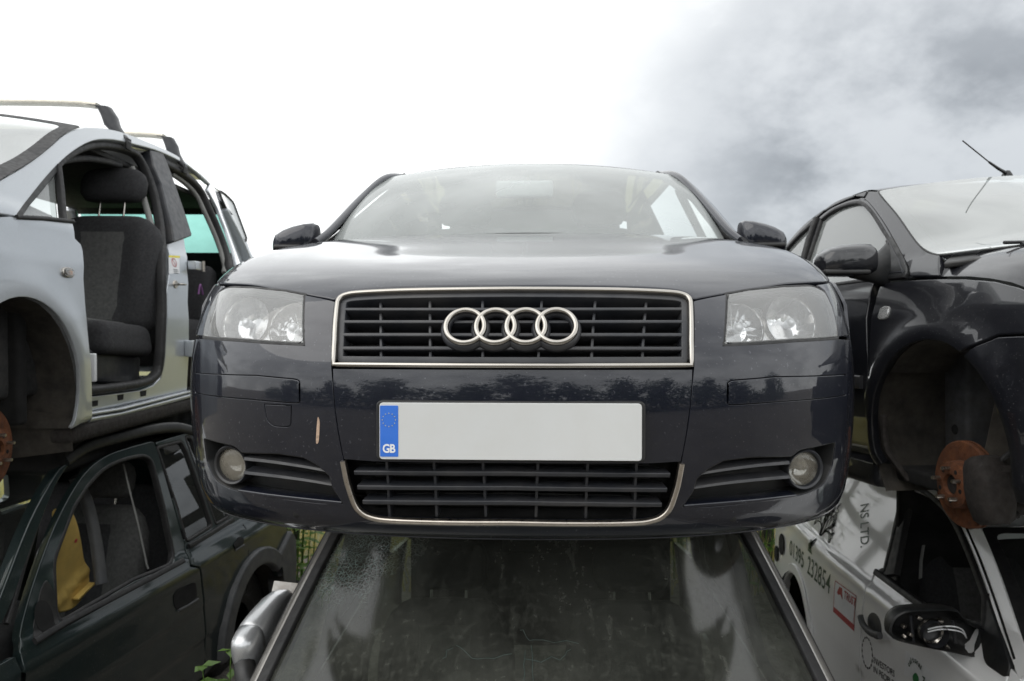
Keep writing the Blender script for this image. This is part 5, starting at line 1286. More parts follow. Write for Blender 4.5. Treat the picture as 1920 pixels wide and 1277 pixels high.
# windscreen, bonnet, roof, aerial, wiper
pw0 = BS.P(pin[-1]); pw1 = BS.P(rail[-1])
ed_ = np.concatenate((BS.P(pin)[::-1][::3], BS.P(pin)[:1] * .3 + pw1[None] * .7, pw1[None])); ed_ = ed_[np.concatenate(([True], np.linalg.norm(np.diff(ed_, axis=0), axis=1) > .01))]
SWb = screen_edge(MB_, ed_, (.46, .15), (.035, .045))
scB = panel('windscreen', SWb, rpoly([(-1, 0), (1, 0), (1, 1), (-1, 1)], .03), MT['glareglass'], blk, res=.06, t=.004, r=.001)
panel('windscreen_band', SWb, rpoly([(-1.005, -.01), (1.005, -.01), (1.005, 1.01), (-1.005, 1.01)], .03), MT['rubber'], blk, holes=[rpoly([(-.955, .05), (.955, .05), (.955, .97), (-.955, .97)], .06)], res=.05, t=.003, r=.001, off=-.003)
ru = BS.P(rail); ru = sorted([tuple(p) for p in ru if p[1] > pw1[1]], key=lambda p: p[1])
rl = [(abs(pw1[0]), pw1[1] + .012, pw1[2] - .002)] + [(abs(p[0]) - .006, p[1], p[2]) for p in ru]
cross_roof('roof', rl, MT['jet'], blk, .045)
bn = []
for y in np.linspace(pw0[1] + .17, .02, 13):
    q = wing_top[np.argmin(np.abs(wing_top[:, 0] - y))]; t_ = (pw0[1] - y) / (pw0[1])
    zz_ = np.interp(y, wing_top[::-1, 0], wing_top[::-1, 1]) if y > wing_top[-1, 0] else wing_top[-1, 1] - (wing_top[-1, 0] - y) * .9
    bn.append((float(b_w(np.array(y), np.array(zz_))) - .012, float(y), float(zz_) + .004))
def bonnet_grid(rows, mat, par, crown, n=33):
    V, F = [], []
    for x, y, z in rows:
        for k in range(n):
            s_ = math.sin((-1 + 2 * k / (n - 1)) * math.pi / 2)
            yy = y - .45 * (1 - s_ * s_) * sstep(np.array(y), .1, 1.15)
            V.append((x * s_, float(yy), z + .075 * (1 - abs(s_) ** 12) * float(sstep(np.array(y), -.1, .5)) + .03 * (1 - abs(s_) ** 2.2)))
    for i in range(len(rows) - 1):
        for k in range(n - 1): F.append((i * n + k, i * n + k + 1, (i + 1) * n + k + 1, (i + 1) * n + k))
    o = mk('bonnet', V, F, mat, par); fix_normals(o, 60); return o
bonnet_grid(bn, MT['jet'], blk, .085)
cross_roof('nose', [(bn[-1][0], bn[-1][1], bn[-1][2] - .01), (.80, -.03, .55), (.80, -.05, .4), (.76, .02, .2)], MT['jet'], blk, .0)
strip('cowl', SWb, [(u_, -.012) for u_ in np.linspace(-.98, .98, 30)], .16, .02, MT['black'], blk, off=-.035, r=.006, res=.1)
ab = unproj(MB_, (1888, 331), 'y', pw1[1] + .02)
atp = unproj(MB_, (1805, 264), 'y', pw1[1] - .22)
am = ab + (atp - ab) * .42
ae = lathe('aerial', [(.0, .03), (.010, .028), (.020, .012), (.026, -.01)], ab + np.array((0, 0, -.004)), (0, -.1, 1), MT['black'], blk, 16, 50, sx=1.0)
tube('aerial_base', [ab + np.array((0, 0, .012)), ab + (am - ab) * .5 + np.array((0, 0, .004)), am], lambda t: .0075 - .003 * t, MT['black'], ae, 8)
tube('aerial_rod', [am, atp], .0026, MT['iron'], ae, 6)
wp = unproj(MB_, (1915, 458), 'y', pw0[1] - .18)
tube('wiper_arm', [wp, wp + np.array((.25, -.02, -.01)), wp + np.array((.5, .0, .0))], .008, MT['black'], blk, 8)
tube('wiper_blade', [wp + np.array((-.05, .01, .006)), wp + np.array((.3, .03, .02)), wp + np.array((.6, .05, .025))], .006, MT['rubber'], blk, 6)
# far flank, floor, cabin
panel('far_flank', BSm, [(.05, .25), (.5, .2)] + arc(BC, BR, 200, -18, 22) + [(1.3, .2), (3.05, .22)] + arc((3.42, .315), .345, 195, -15, 22) + [(4.05, .25), (4.12, .95), (3.8, 1.1), (1.2, .93), (.1, .75)], MT['jet'], blk, res=.09, t=.02)
fw_ = rpoly([(1.45, .99), (2.2, 1.02), (2.25, 1.36), (1.95, 1.36)], .05); fw2 = rpoly([(2.32, 1.02), (3.1, 1.05), (2.9, 1.30), (2.35, 1.37)], .05)
panel('far_pillars', BSm, [(1.15, .93), (3.8, 1.10), (3.4, 1.3), (2.8, 1.42), (2.0, 1.42)], MT['jet'], blk, holes=[fw_, fw2], res=.08, t=.03)
bbox('floor_pan', (1.6, 3.4, .05), (0, 2.5, .17), MT['void'], blk, bevel=.01)
bbox('bulkhead', (1.5, .05, .62), (0, 1.28, .48), MT['void'], blk, bevel=.01)
bbox('dashboard', (1.46, .5, .3), (0, 1.45, .80), MT['dash'], blk, bevel=.09, seg=5)
for x in (-.37, .37): seat(blk, x, 2.0, .20, head=False, back=.55)
bbox('rear_bench_back', (1.3, .16, .55), (0, 3.2, .78), MT['seat'], blk, bevel=.06, rot=(-.3, 0, 0))
mk('tailgate', [(-.74, 4.12, .25), (.74, 4.12, .25), (.74, 4.15, .92), (-.74, 4.15, .92)], [(0, 1, 2, 3)], MT['jet'], blk)
mk('tailgate_glass', [(-.64, 4.05, .95), (.64, 4.05, .95), (.52, 3.5, 1.32), (-.52, 3.5, 1.32)], [(0, 1, 2, 3)], MT['sideglass'], blk)
# wheel arch without a wheel
arch_box(blk, -1, BC[0], BC[1], BR + .014, .87, .42, MT['liner'], a0=190, a1=40)
a_ = arc(BC, BR + .02, 80, -35, 14)
mk('inner_sill', [(-.86, p[0] + .02, p[1]) for p in a_] + [(-.45, p[0] + .02, p[1]) for p in a_], [(i, i + 1, 15 + i, 14 + i) for i in range(13)], MT['liner'], blk)
strip('arch_liner_edge', BS, [(p[0] + .0, p[1]) for p in arc(BC, BR - .012, -32, 12, 12)] , .022, .02, MT['iron'], blk, off=-.03, r=.006)
bbox('chassis_leg', (.14, .13, .58), (-.58, 1.10, .36), m_plain('grey_chassis', (.05, .052, .056), .8, 0, .3, 20, dust=.5, dustcol=(.05, .042, .033)), blk, bevel=.02)
bbox('torn_liner', (.02, .16, .42), (-.70, .72, .42), MT['liner'], blk, bevel=.006, rot=(.2, 0, .5))
lathe('liner_hole', [(0, .002), (.016, .002), (.018, 0)], (-.6505, 1.10, .34), (-1, 0, 0), MT['void'], blk, 16)
hubc = unproj(MB_, (1806, 908), 'x', -.79)
brake(blk, -1, hubc, .140, caliper=(-.105, .0))
strut(blk, -1, hubc + np.array((.15, 0, .05)), (-.50, BC[0] + .03, .62))
tube('drive_shaft', [hubc + np.array((.04, 0, 0)), hubc + np.array((.5, .02, .12))], .02, MT['iron'], blk, 12)
tube('track_rod', [hubc + np.array((.06, .10, -.06)), hubc + np.array((.5, .15, .02))], .010, MT['iron'], blk, 8)

# ================================================================== white van, lower right
MT['vanwhite'] = m_paint('white_van_paint', (.84, .845, .84), dust=.07, dustcol=(.36, .34, .29), metal=0.0, rough=.4, crough=.06)
MT['vgreen'] = m_plain('dark_green_vinyl', (.012, .050, .020), .45, 0, .1, 20)
MT['vgrey'] = m_plain('dark_grey_vinyl', (.045, .047, .05), .45, 0, .1, 20)
MT['vred'] = m_plain('red_vinyl', (.42, .03, .035), .45, 0, .1, 20)
MV = frame(2.391, 1.259, -.30, RAD(2.74))
van = empty('car_van', 'white car-based van with green lettering and broken door mirror, at lower right', 'van', MV)
def v_w(y, z):
    lo = np.interp(z, [.25, .4, .65, .9, 1.02], [.815, .845, .850, .842, .825])
    up = .800 - (z - 1.03) * .38
    k = sstep(z, 1.0, 1.045)
    return (lo * (1 - k) + up * k) - .05 * sstep(y, 2.8, 4.0) - .1 * sstep(-y, -.7, .3)
VS = side(v_w, MV, -1, (-.4, 4.4, .15, 2.0)); VS.n = (240, 130)
VSm = side(v_w, MV, 1, (-.4, 4.4, .15, 2.0))
kv = crop(1400, 860, .3266)
belt = VS.px(kv([(290, 395), (390, 478), (520, 570), (690, 735)]))
ru_ = VS.px(spl(kv([(300, 330), (420, 210), (560, 95), (720, 100), (880, 140), (1000, 170), (1100, 225), (1190, 320), (1262, 430), (1350, 640), (1440, 880), (1520, 1120)]), 4))
win_v = VS.px(spl(kv([(905, 215), (940, 165), (1010, 180), (1090, 235), (1170, 320), (1240, 450), (1310, 620), (1375, 800)]), 4))
win_v = np.concatenate((win_v, VS.px(kv([(1370, 960), (1200, 930), (1040, 862), (900, 765), (762, 655), (800, 640), (850, 420)]))))
uA = VS.px(kv([(1500, 1120)]))[0]; uB = VS.px(kv([(690, 745)]))[0]; uB2 = VS.px(kv([(640, 980)]))[0]
def v_disp(q):
    z = q[..., 1]; return .008 * np.exp(-((z - 1.0) / .028) ** 2) - .006 * sstep(.62 - z, 0, .02)
vr = 4.0
AV = (3.46, .40); AVr = .33
rear_side = np.concatenate((VS.px(kv([(905, 215), (850, 420), (800, 640), (735, 640), (690, 740)])), np.array([(uB[0] + .01, .8), (uB[0] + .03, .42), (AV[0] - AVr - .03, .36)]), np.array(arc(AV, AVr, 195, -15, 24)), np.array([(vr - .04, .42), (vr, .7), (vr - .02, 1.0), (vr - .12, 1.30), (vr - .32, 1.62)]), ru_[8:17]))
vs_o = panel('body_side', VS, rear_side, MT['vanwhite'], van, gap=.0015, res=.04, t=.03, r=.004, disp=v_disp)
dl = np.concatenate((VS.px(kv([(690, 745), (740, 648), (770, 662), (900, 768), (1040, 868), (1200, 935), (1372, 972), (1510, 1180)])), np.array([(uA[0] - .10, .90), (uA[0] - .12, .45), (uA[0] - .05, .36), (uB[0] + .03, .36), (uB[0] + .008, .8)])))
dV = panel('front_door', VS, dl, MT['vanwhite'], van, gap=.0025, res=.04, t=.03, r=.004, disp=v_disp)
pv_in = VS.px(spl(kv([(1480, 1060), (1390, 830), (1320, 640), (1245, 450), (1175, 325)]), 4))
panel('windscreen_pillar', VS, np.concatenate((VS.px(spl(kv([(1190, 300), (1270, 400), (1350, 400), (1450, 640), (1560, 960), (1640, 1200)]), 4)), VS.px(kv([(1560, 1277)])), pv_in)), MT['vanwhite'], van, res=.03, t=.03, r=.006)
strip('pillar_gap', VS, VS.px(spl(kv([(1262, 395), (1345, 590), (1440, 850), (1540, 1150)]), 4)), .008, .006, MT['void'], van, off=-.001, r=.002)
strip('roof_rail', VS, ru_[6:28], .05, .04, MT['vanwhite'], van, off=-.03, r=.014)
strip('window_seal', VS, win_v[:-1], .030, .03, MT['rubber'], van, off=-.018, closed=True, r=.009)
strip('rear_window_post', VS, VS.px(kv([(925, 160), (870, 420), (825, 668)])), .10, .03, MT['rubber'], van, off=-.022, r=.010)
strip('belt_moulding', VS, VS.px(kv([(752, 655), (900, 765), (1035, 862)])), .030, .022, MT['rubber'], van, off=-.002, r=.008)
strip('glass_edge', VS, VS.px(kv([(945, 470), (930, 560), (925, 660)])), .02, .004, MT['grey_trim'], van, off=-.06, r=.001)
# body below the mirror: front wing
panel('front_wing', VS, np.concatenate((VS.px(kv([(1512, 1190)])), np.array([(uA[0] - .11, .90), (uA[0] - .13, .45)]), np.array(arc((.52, .50), .36, -10, 190, 20)), np.array([(-.05, .45), (-.1, .8), (.3, .98), (uA[0] - .4, 1.03)]))), MT['vanwhite'], van, gap=.002, res=.06, t=.02)
# rear arch, lamps
arch_box(van, -1, AV[0], AV[1], AVr + .01, .83, .4, MT['void'], a0=200, a1=-20)
a1 = np.array(arc(AV, AVr + .06, 190, 10, 26)); a2 = np.array(arc(AV, AVr - .004, 10, 190, 26))
panel('arch_lip', VS, np.concatenate((a1, a2)), MT['vanwhite'], van, res=.04, t=.02, r=.008, off=.012)
for p, rr in (((206, 492), .060), ((176, 545), .045)):
    q = VS.px(kv([p]))[0]
    lp = [(q[0] + rr * math.cos(a), q[1] + rr * 1.15 * math.sin(a)) for a in np.linspace(0, 2 * math.pi, 24, endpoint=False)]
    panel('rear_lamp', VS, lp, MT['void'], van, off=.0100, t=.004, r=.002, res=.04)
# door handle
hp = VS.px(kv([(735, 960)]))[0]
panel('handle_cup', VS, [(hp[0] + .075 * math.cos(a), hp[1] + .055 * math.sin(a)) for a in np.linspace(0, 2 * math.pi, 26, endpoint=False)], MT['vgrey'], dV, off=.002, t=.004, r=.001, res=.04, disp=v_disp)
strip('door_handle', VS, VS.px(spl(kv([(685, 905), (700, 950), (745, 1000), (800, 1018)]), 5)), .030, .024, MT['flare'], dV, off=.014, r=.010)
# mirror with its cover and glass gone
sy = uA[0] + .16
mm = lambda p, y=sy: unproj(MV, kv([p])[0], 'y', y)
o_pts = [(812, 985), (830, 920), (880, 880), (960, 865), (1180, 862), (1230, 895), (1300, 955), (1365, 985), (1340, 1080), (1320, 1135), (1180, 1110), (1000, 1075), (860, 1040), (822, 1015)]
ring0 = np.array([mm(p, sy) for p in spl(o_pts, 3, True)]); cc = ring0.mean(0)
R_ = [cc + (ring0 - cc) * .90 + (0, .006, 0), cc + (ring0 - cc) * .955 + (0, -.012, 0), ring0 + (0, -.008, 0), ring0 + (0, .03, 0), cc + (ring0 - cc) * .90 + (0, .075, 0), cc + (ring0 - cc) * .6 + (0, .10, 0)]
mvr = rings('door_mirror', [list(r) for r in R_], MT['black'], van, cap=(False, True))
lathe('mirror_motor', [(0, -.012), (.022, -.012), (.030, -.006), (.040, -.004), (.046, .004), (.046, .05)], mm((1050, 985), sy + .025), (0, -1, 0), MT['grille'], mvr, 28, 40)
lathe('motor_ring', [(.036, -.01), (.042, -.016), (.047, -.008)], mm((1050, 985), sy + .012), (0, 1, 0), MT['chrome'], mvr, 28, 60)
for p in ((900, 960), (940, 1010), (990, 915), (1110, 930), (1150, 1080), (1090, 1060), (905, 1020)):
    c_ = mm(p, sy + .02); bbox('mirror_clip', (.02, .016, .012), c_, MT['satin'], mvr, bevel=.003, rot=(random.random(), random.random(), random.random()))
for dz_ in (0, .010):
    tube('mirror_wire', [mm((1040, 995), sy + .004) + (0, 0, dz_), mm((1110, 980), sy - .012) + (0, 0, dz_), mm((1190, 985), sy - .012) + (0, 0, dz_ * 1.3), mm((1240, 1000), sy) + (0, 0, dz_), mm((1262, 1030), sy + .02)], .0025, MT['white'], mvr, 6, smooth_n=5)
for p in ((940, 900), (1180, 930)):
    tube('mirror_frame_rib', [mm(p, sy + .02), mm((p[0] + 20, 1060), sy + .02)], .006, MT['grille'], mvr, 6)
bk_ = [sellipse(mm(p, sy + .05), (0, 1, 0), (.3, 0, .95), a, b, 2.6, 18) for p, a, b in (((1300, 1060), .05, .05), ((1380, 1060), .055, .075), ((1440, 1090), .05, .10), ((1500, 1130), .04, .12))]
rings('mirror_foot', bk_, MT['black'], mvr)
panel('mirror_sail', VS, VS.px(rpoly(kv([(1385, 770, 4), (1340, 985, 6), (1370, 1180, 10), (1490, 1265, 20), (1525, 1200, 20), (1480, 1050, 0)]), 6, 4)), MT['black'], van, off=.008, res=.03, t=.02, r=.006)
# lettering and stickers
def uvd(a, b): return VS.px(kv([b]))[0] - VS.px(kv([a]))[0]
o1 = VS.px(kv([(246, 548)]))[0]; e1 = VS.px(kv([(478, 778)]))[0]; hgt = .095
V0, _ = text_mesh('01395  232854', 1.0); wid = V0[:, 0].max() - V0[:, 0].min()
txd = (e1 - o1) / wid
V1, _ = text_mesh('01395  ', 1.0); V2, _ = text_mesh('232854', 1.0)
text_on('dialling_code', VS, '01395', o1, txd, (0, hgt * 1.0 / .70), MT['vgreen'], vs_o, off=.0015, size=1.0, bold=.006, disp=v_disp)
text_on('phone_number', VS, '232854', e1 - txd * V2[:, 0].max(), txd, (0, hgt * 1.08 / .70), MT['vgreen'], vs_o, off=.0015, size=1.0, bold=.006, disp=v_disp)
o2 = VS.px(kv([(655, 262)]))[0]; e2 = VS.px(kv([(655, 512)]))[0]; V0, _ = text_mesh('NS LTD.', 1.0); wid = V0[:, 0].max()
t2 = (e2 - o2) / wid; n2 = VS.px(kv([(700, 400)]))[0] - VS.px(kv([(652, 408)]))[0]
text_on('company_lettering', VS, 'NS LTD.', o2, t2, n2 / .70, MT['vgreen'], vs_o, off=.0015, size=1.0, bold=.01, disp=v_disp)
def decal(name, pts, mat, par, off): return panel(name, VS, VS.px(kv(pts)), mat, par, off=off, t=.0006, r=.0002, res=.04, disp=v_disp)
st = decal('trust_sticker', [(512, 702), (632, 790), (616, 990), (500, 880)], MT['white'], dV, .0012)
decal('sticker_band', [(502, 850), (619, 955), (616, 990), (500, 880)], MT['vred'], st, .0018)
for a, b in (((512, 702), (632, 790)), ((632, 790), (616, 990)), ((512, 702), (500, 880))): strip('sticker_edge', VS, VS.px(kv([a, b])), .004, .0006, MT['vred'], st, off=.0022, r=.0002)
decal('sticker_arrow', [(520, 770), (535, 735), (550, 745), (552, 810), (540, 780), (528, 782)], MT['vred'], st, .0020)
oT = VS.px(kv([(560, 800)]))[0]; eT = VS.px(kv([(626, 850)]))[0]; V0, _ = text_mesh('TRUST', 1.0)
text_on('sticker_word', VS, 'TRUST', oT, (eT - oT) / V0[:, 0].max(), (0, .055), MT['vred'], st, off=.0030, size=1.0, bold=.015, disp=v_disp)
lc = VS.px(kv([(693, 1115)]))[0]
for i in range(16):
    a = 2 * math.pi * i / 16 + .2
    if abs(a - 2 * math.pi - .1) < .15: continue
    c_ = np.array((lc[0] + .058 * math.cos(a), lc[1] + .068 * math.sin(a))); t_ = np.array((-math.sin(a), math.cos(a))); r_ = np.array((math.cos(a), math.sin(a)))
    panel('laurel_leaf', VS, [c_ - t_ * .013, c_ + r_ * .006, c_ + t_ * .013, c_ - r_ * .006], MT['vgrey'], dV, off=.0012, disp=v_disp, t=.0005, r=.0002, res=.05)
for txt, a, b in (('INVESTORS', (728, 1170), (850, 1255)), ('IN PEOPLE', (728, 1222), (845, 1310))):
    oT = VS.px(kv([a]))[0]; eT = VS.px(kv([b]))[0]; V0, _ = text_mesh(txt, 1.0)
    text_on('award_lettering', VS, txt, oT, (eT - oT) / V0[:, 0].max(), (0, .040), MT['vgrey'], dV, off=.0015, size=1.0, bold=.01, disp=v_disp)
sb = decal('association_sticker', [(915, 1100), (1072, 1225), (1062, 1330), (905, 1240)], MT['white'], dV, .0012)
ac = VS.px(kv([(975, 1265)]))[0]
for i, ch in enumerate('cultural As'):
    a = RAD(160 - i * 14)
    r_ = np.array((-math.cos(a), math.sin(a))); t_ = np.array((-math.sin(a), -math.cos(a))) * 1.0
    if ch != ' ': text_on('round_lettering', VS, ch, ac + r_ * np.array((.062, .062)), np.array((-math.sin(a), 0)) + np.array((0, math.cos(a) * -1)) * 1.0, r_, MT['vgreen'], sb, off=.0030, size=.030, bold=.001, disp=v_disp)
panel('green_emblem', VS, [(ac[0] + .026 * math.cos(a) * (1 + .12 * math.cos(3 * a)), ac[1] - .005 + .028 * math.sin(a)) for a in np.linspace(0, 2 * math.pi, 24, endpoint=False)], m_plain('bright_green_vinyl', (.02, .18, .05), .5), sb, off=.0022, disp=v_disp, t=.0005, r=.0002, res=.03)
# tree drawn on the side: trunk and spreading branches
tb = VS.px(kv([(366, 520)]))[0]; tt = VS.px(kv([(440, 330)]))[0]
def branch(p, d, L, w, depth, out):
    n = 4; pts = [np.array(p)]
    for i in range(n):
        d = d + np.random.randn(2) * .12; d = d / np.linalg.norm(d); pts.append(pts[-1] + d * L / n)
    out.append((np.array(pts), w))
    if depth:
        for s_ in (-1, 1, random.choice((-.4, .4))):
            a = s_ * random.uniform(.35, .7); c_, s2 = math.cos(a), math.sin(a)
            branch(pts[-1], np.array((d[0] * c_ - d[1] * s2, d[0] * s2 + d[1] * c_)), L * random.uniform(.7, .95), w * .62, depth - 1, out)
bs = []; branch(tb, np.array((-.55, .9)), .085, .022, 5, bs)
dec = panel('tree_decal', VS, [tb + np.array(p) for p in ((-.045, -.02), (.045, -.02), (.016, .05), (-.016, .05))], MT['vgreen'], vs_o, off=.0012, disp=v_disp, t=.0006, r=.0002, res=.05)
tv, tf = [], []
for pts, w in bs:
    pts = pts[(np.abs(pts[:, 0] - tb[0]) < .42)]
    if len(pts) < 2: continue
    tg_ = nrm(np.gradient(pts, axis=0)); nn = np.stack((-tg_[:, 1], tg_[:, 0]), 1) * max(w, .0035) * .5; b_ = len(tv)
    pts = np.stack((pts[:, 0], np.minimum(pts[:, 1], 1.60)), 1)
    for i in range(len(pts)): tv += [pts[i] + nn[i], pts[i] - nn[i]]
    tf += [(b_ + 2 * i, b_ + 2 * i + 1, b_ + 2 * i + 3, b_ + 2 * i + 2) for i in range(len(pts) - 1)]
tv = np.array(tv); tn = VS.frame(tv)[2]
o = mk('tree_branches', VS.P(tv) + tn * (.0022 + v_disp(tv))[:, None], tf, MT['vgreen'], dec, normals=tn); o['kind'] = 'stuff'
# windscreen, roof, bonnet, tail, far flank, cabin
pe = VS.P(VS.px(kv([(1345, 402)]))[0])
ed_ = VS.P(VS.px(kv([(1640, 1200), (1560, 960), (1450, 640), (1350, 402)])))
SWv = screen_edge(MV, ed_, (.42, .14), (.03, .04))
panel('windscreen', SWv, rpoly([(-1, 0), (1, 0), (1, 1), (-1, 1)], .03), MT['sideglass'], van, res=.08, t=.004, r=.001)
panel('windscreen_band', SWv, rpoly([(-1, -.01), (1, -.01), (1, 1.01), (-1, 1.01)], .03), MT['rubber'], van, holes=[rpoly([(-.95, .05), (.95, .05), (.95, .96), (-.95, .96)], .06)], res=.06, t=.003, r=.001, off=.0025)
rr_ = VS.P(ru_[6:34]); rr_ = sorted([tuple(p) for p in rr_], key=lambda p: p[1])
rr_ = [(abs(p[0]) - .01, p[1], p[2]) for p in rr_ if p[1] > pe[1]]
cross_roof('roof', [(abs(pe[0]) - .02, pe[1], pe[2])] + rr_ + [(.62, vr - .30, 1.60), (.70, vr - .12, 1.30), (.76, vr - .01, 1.0), (.78, vr, .4)], MT['vanwhite'], van, .025)
cross_roof('bonnet', [(.80, uA[0] - .16, 1.01), (.80, uA[0] - .5, .97), (.76, .25, .92), (.70, .0, .82), (.70, -.1, .4)], MT['vanwhite'], van, .04)
panel('far_side', VSm, [(-.05, .45), (.2, .45)] + arc((.52, .50), .36, 190, -10, 16)[1:] + [(2.8, .36)] + arc(AV, AVr, 195, -15, 16) + [(vr, .5), (vr - .02, 1.0), (vr - .3, 1.62), (2.0, 1.66), (1.75, 1.1), (.3, .98)], MT['vanwhite'], van, res=.1, t=.02)
bbox('floor_pan', (1.5, 3.6, .06), (0, 2.0, .33), MT['void'], van, bevel=.01)
bbox('cab_bulkhead', (1.4, .04, 1.1), (0, 2.35, .95), MT['void'], van, bevel=.01)
bbox('dashboard', (1.4, .5, .3), (0, uA[0] + .05, .92), MT['dash'], van, bevel=.08, seg=5)
for x in (-.36, .36): seat(van, x, uA[0] + .65, .42)

# ================================================================== ground, field, fence, plants, trees
def m_leaf(name, a, b_, trans=.35):
    b = MatB(name)
    oi = b.n('ShaderNodeObjectInfo')
    c = b.mix(b.noise(7, 3, .6, .3, .7), a, b_)
    d = b.n('ShaderNodeBsdfDiffuse'); b.l(c, d.inputs[0]); t = b.n('ShaderNodeBsdfTranslucent'); b.l(c, t.inputs[0])
    g = b.n('ShaderNodeBsdfGlossy'); g.inputs['Roughness'].default_value = .35; g.inputs[0].default_value = (.6, .6, .6, 1)
    m = b.n('ShaderNodeMixShader'); m.inputs[0].default_value = trans; b.l(d.outputs[0], m.inputs[1]); b.l(t.outputs[0], m.inputs[2])
    m2 = b.n('ShaderNodeMixShader'); m2.inputs[0].default_value = .06; b.l(m.outputs[0], m2.inputs[1]); b.l(g.outputs[0], m2.inputs[2])
    return b.done(m2.outputs[0])
MT['leaf'] = m_leaf('nettle_leaf', (.08, .18, .025), (.17, .30, .05), .45)
MT['leafd'] = m_leaf('hedge_leaf', (.022, .05, .012), (.055, .10, .022))
MT['straw'] = m_leaf('dry_grass', (.40, .36, .12), (.48, .42, .16), .3)
MT['bark'] = m_plain('bark', (.055, .045, .035), .9, 0, .4, 8, bump=.6, bscale=40)
MT['postwood'] = m_plain('dark_fence_timber', (.030, .034, .026), .85, 0, .4, 12, bump=.4, bscale=80)
b = MatB('yard_dirt')
c = b.mix(b.noise(.9, 8, .65, .35, .65), (.19, .17, .145), (.29, .265, .23)); c = b.mix(b.noise(14, 6, .7, .4, .75), c, (.055, .05, .042))
gm = b.done(b.pbr(c, .95, 0, b.bump(b.noise(18, 6, .7, .2, .8), .8, .03)))
gd = mk('ground', [(-600, -600, 0), (600, -600, 0), (600, 600, 0), (-600, 600, 0)], [(0, 1, 2, 3)], gm, smooth=False); gd['kind'] = 'structure'
b = MatB('meadow')
c = b.mix(b.noise(.35, 7, .6, .38, .62), (.25, .235, .11), (.18, .195, .08)); c = b.mix(b.noise(9, 6, .7, .4, .7), c, (.28, .255, .13))
fm = b.done(b.pbr(c, .95, 0, b.bump(b.noise(30, 5, .7, .2, .8), .8, .05)))
fd = mk('field', [(-600, 6.6, .005), (600, 6.6, .005), (600, 590, .005), (-600, 590, .005)], [(0, 1, 2, 3)], fm, smooth=False); fd['kind'] = 'structure'
def leaf_geo(pos, dirs, L, w, fold=.25):
    """pointed leaves: four triangles each"""
    V, F = [], []
    for p, d in zip(pos, dirs):
        d = d / (np.linalg.norm(d) + 1e-9); s_ = np.cross(d, (0, 0, 1)) + np.random.randn(3) * .15; s_ /= np.linalg.norm(s_) + 1e-9; n = np.cross(s_, d)
        l = L * random.uniform(.7, 1.25); ww = w * random.uniform(.8, 1.2); b0 = len(V)
        V += [p, p + d * l * .4 + s_ * ww - n * l * .05, p + d * l - n * l * .28, p + d * l * .4 - s_ * ww - n * l * .05, p + d * l * .45 + n * ww * fold * -1]
        F += [(b0, b0 + 1, b0 + 4), (b0 + 1, b0 + 2, b0 + 4), (b0 + 2, b0 + 3, b0 + 4), (b0 + 3, b0, b0 + 4)]
    return V, F
def weed(x, y, h, n_st, spread, label, L=.085, group=None, mat='leaf'):
    r = empty('weed_plant', label, 'plant', Matrix.Translation((x, y, 0)), group)
    sv, sf, pos, dirs = [], [], [], []
    for k in range(n_st):
        a = random.uniform(0, 6.28); bx, by = math.cos(a) * spread * random.random() ** .6, math.sin(a) * spread * random.random() ** .6
        hh = h * random.uniform(.6, 1.05); ln = np.array((math.cos(a), math.sin(a), 0)) * hh * .16
        m_ = 9; b0 = len(sv)
        for i in range(m_):
            t = i / (m_ - 1); p = np.array((bx, by, 0)) + np.array((0, 0, hh)) * t + ln * t * t; rr = .006 * (1 - .7 * t)
            for j in range(4): sv.append(p + np.array((math.cos(j * 1.57) * rr, math.sin(j * 1.57) * rr, 0)))
            if t > .12:
                for q in range(3):
                    aa = random.uniform(0, 6.28); pos.append(p); dirs.append(np.array((math.cos(aa), math.sin(aa), random.uniform(-.1, .5))))
        sf += [(b0 + i * 4 + j, b0 + i * 4 + (j + 1) % 4, b0 + (i + 1) * 4 + (j + 1) % 4, b0 + (i + 1) * 4 + j) for i in range(m_ - 1) for j in range(4)]
    mk('stem', sv, sf, MT[mat], r)
    V, F = leaf_geo(pos, dirs, L, L * .33); o = mk('foliage', V, F, MT[mat], r, smooth=False); o['kind'] = 'stuff'
    return r
weed(-1.62, 5.55, 1.15, 26, .42, 'tall leafy weeds behind the grey arch flare of the green off-roader')
weed(-.985, 2.62, .775, 26, .05, 'small leafy weed at the bottom edge beside the broken silver mirror', .055)
weed(1.62, 5.9, 1.50, 30, .5, 'green bush seen between the grey car and the white van', .075)
# fence: posts, rails and upright boards
fen = empty('timber_fence', 'dark upright board fence between the stacked cars and the field', 'fence', Matrix.Translation((0, 6.45, 0)))
for k in range(9): bbox('post', (.11, .11, 1.45), (-7.9 + k * 2.0, 0, .725), MT['postwood'], fen, bevel=.012, rot=(random.uniform(-.02, .02), random.uniform(-.02, .02), 0))
for z in (.42, 1.12): bbox('rail', (16.4, .045, .09), (0, .06, z), MT['postwood'], fen, bevel=.008)
pb0 = None
for k in range(26):
    x = -1.83 + (k - 10) * .60
    if pb0 is None: pb0 = bbox('board', (.085, .022, 1.32), (0, 0, 0), MT['postwood'], fen, bevel=.006, seg=1); o = pb0
    else: o = pb0.copy(); COL.objects.link(o)
    o.location = (x, .095, .68 + random.uniform(-.03, .03)); o.rotation_euler = (random.uniform(-.02, .02), random.uniform(-.025, .025), 0)
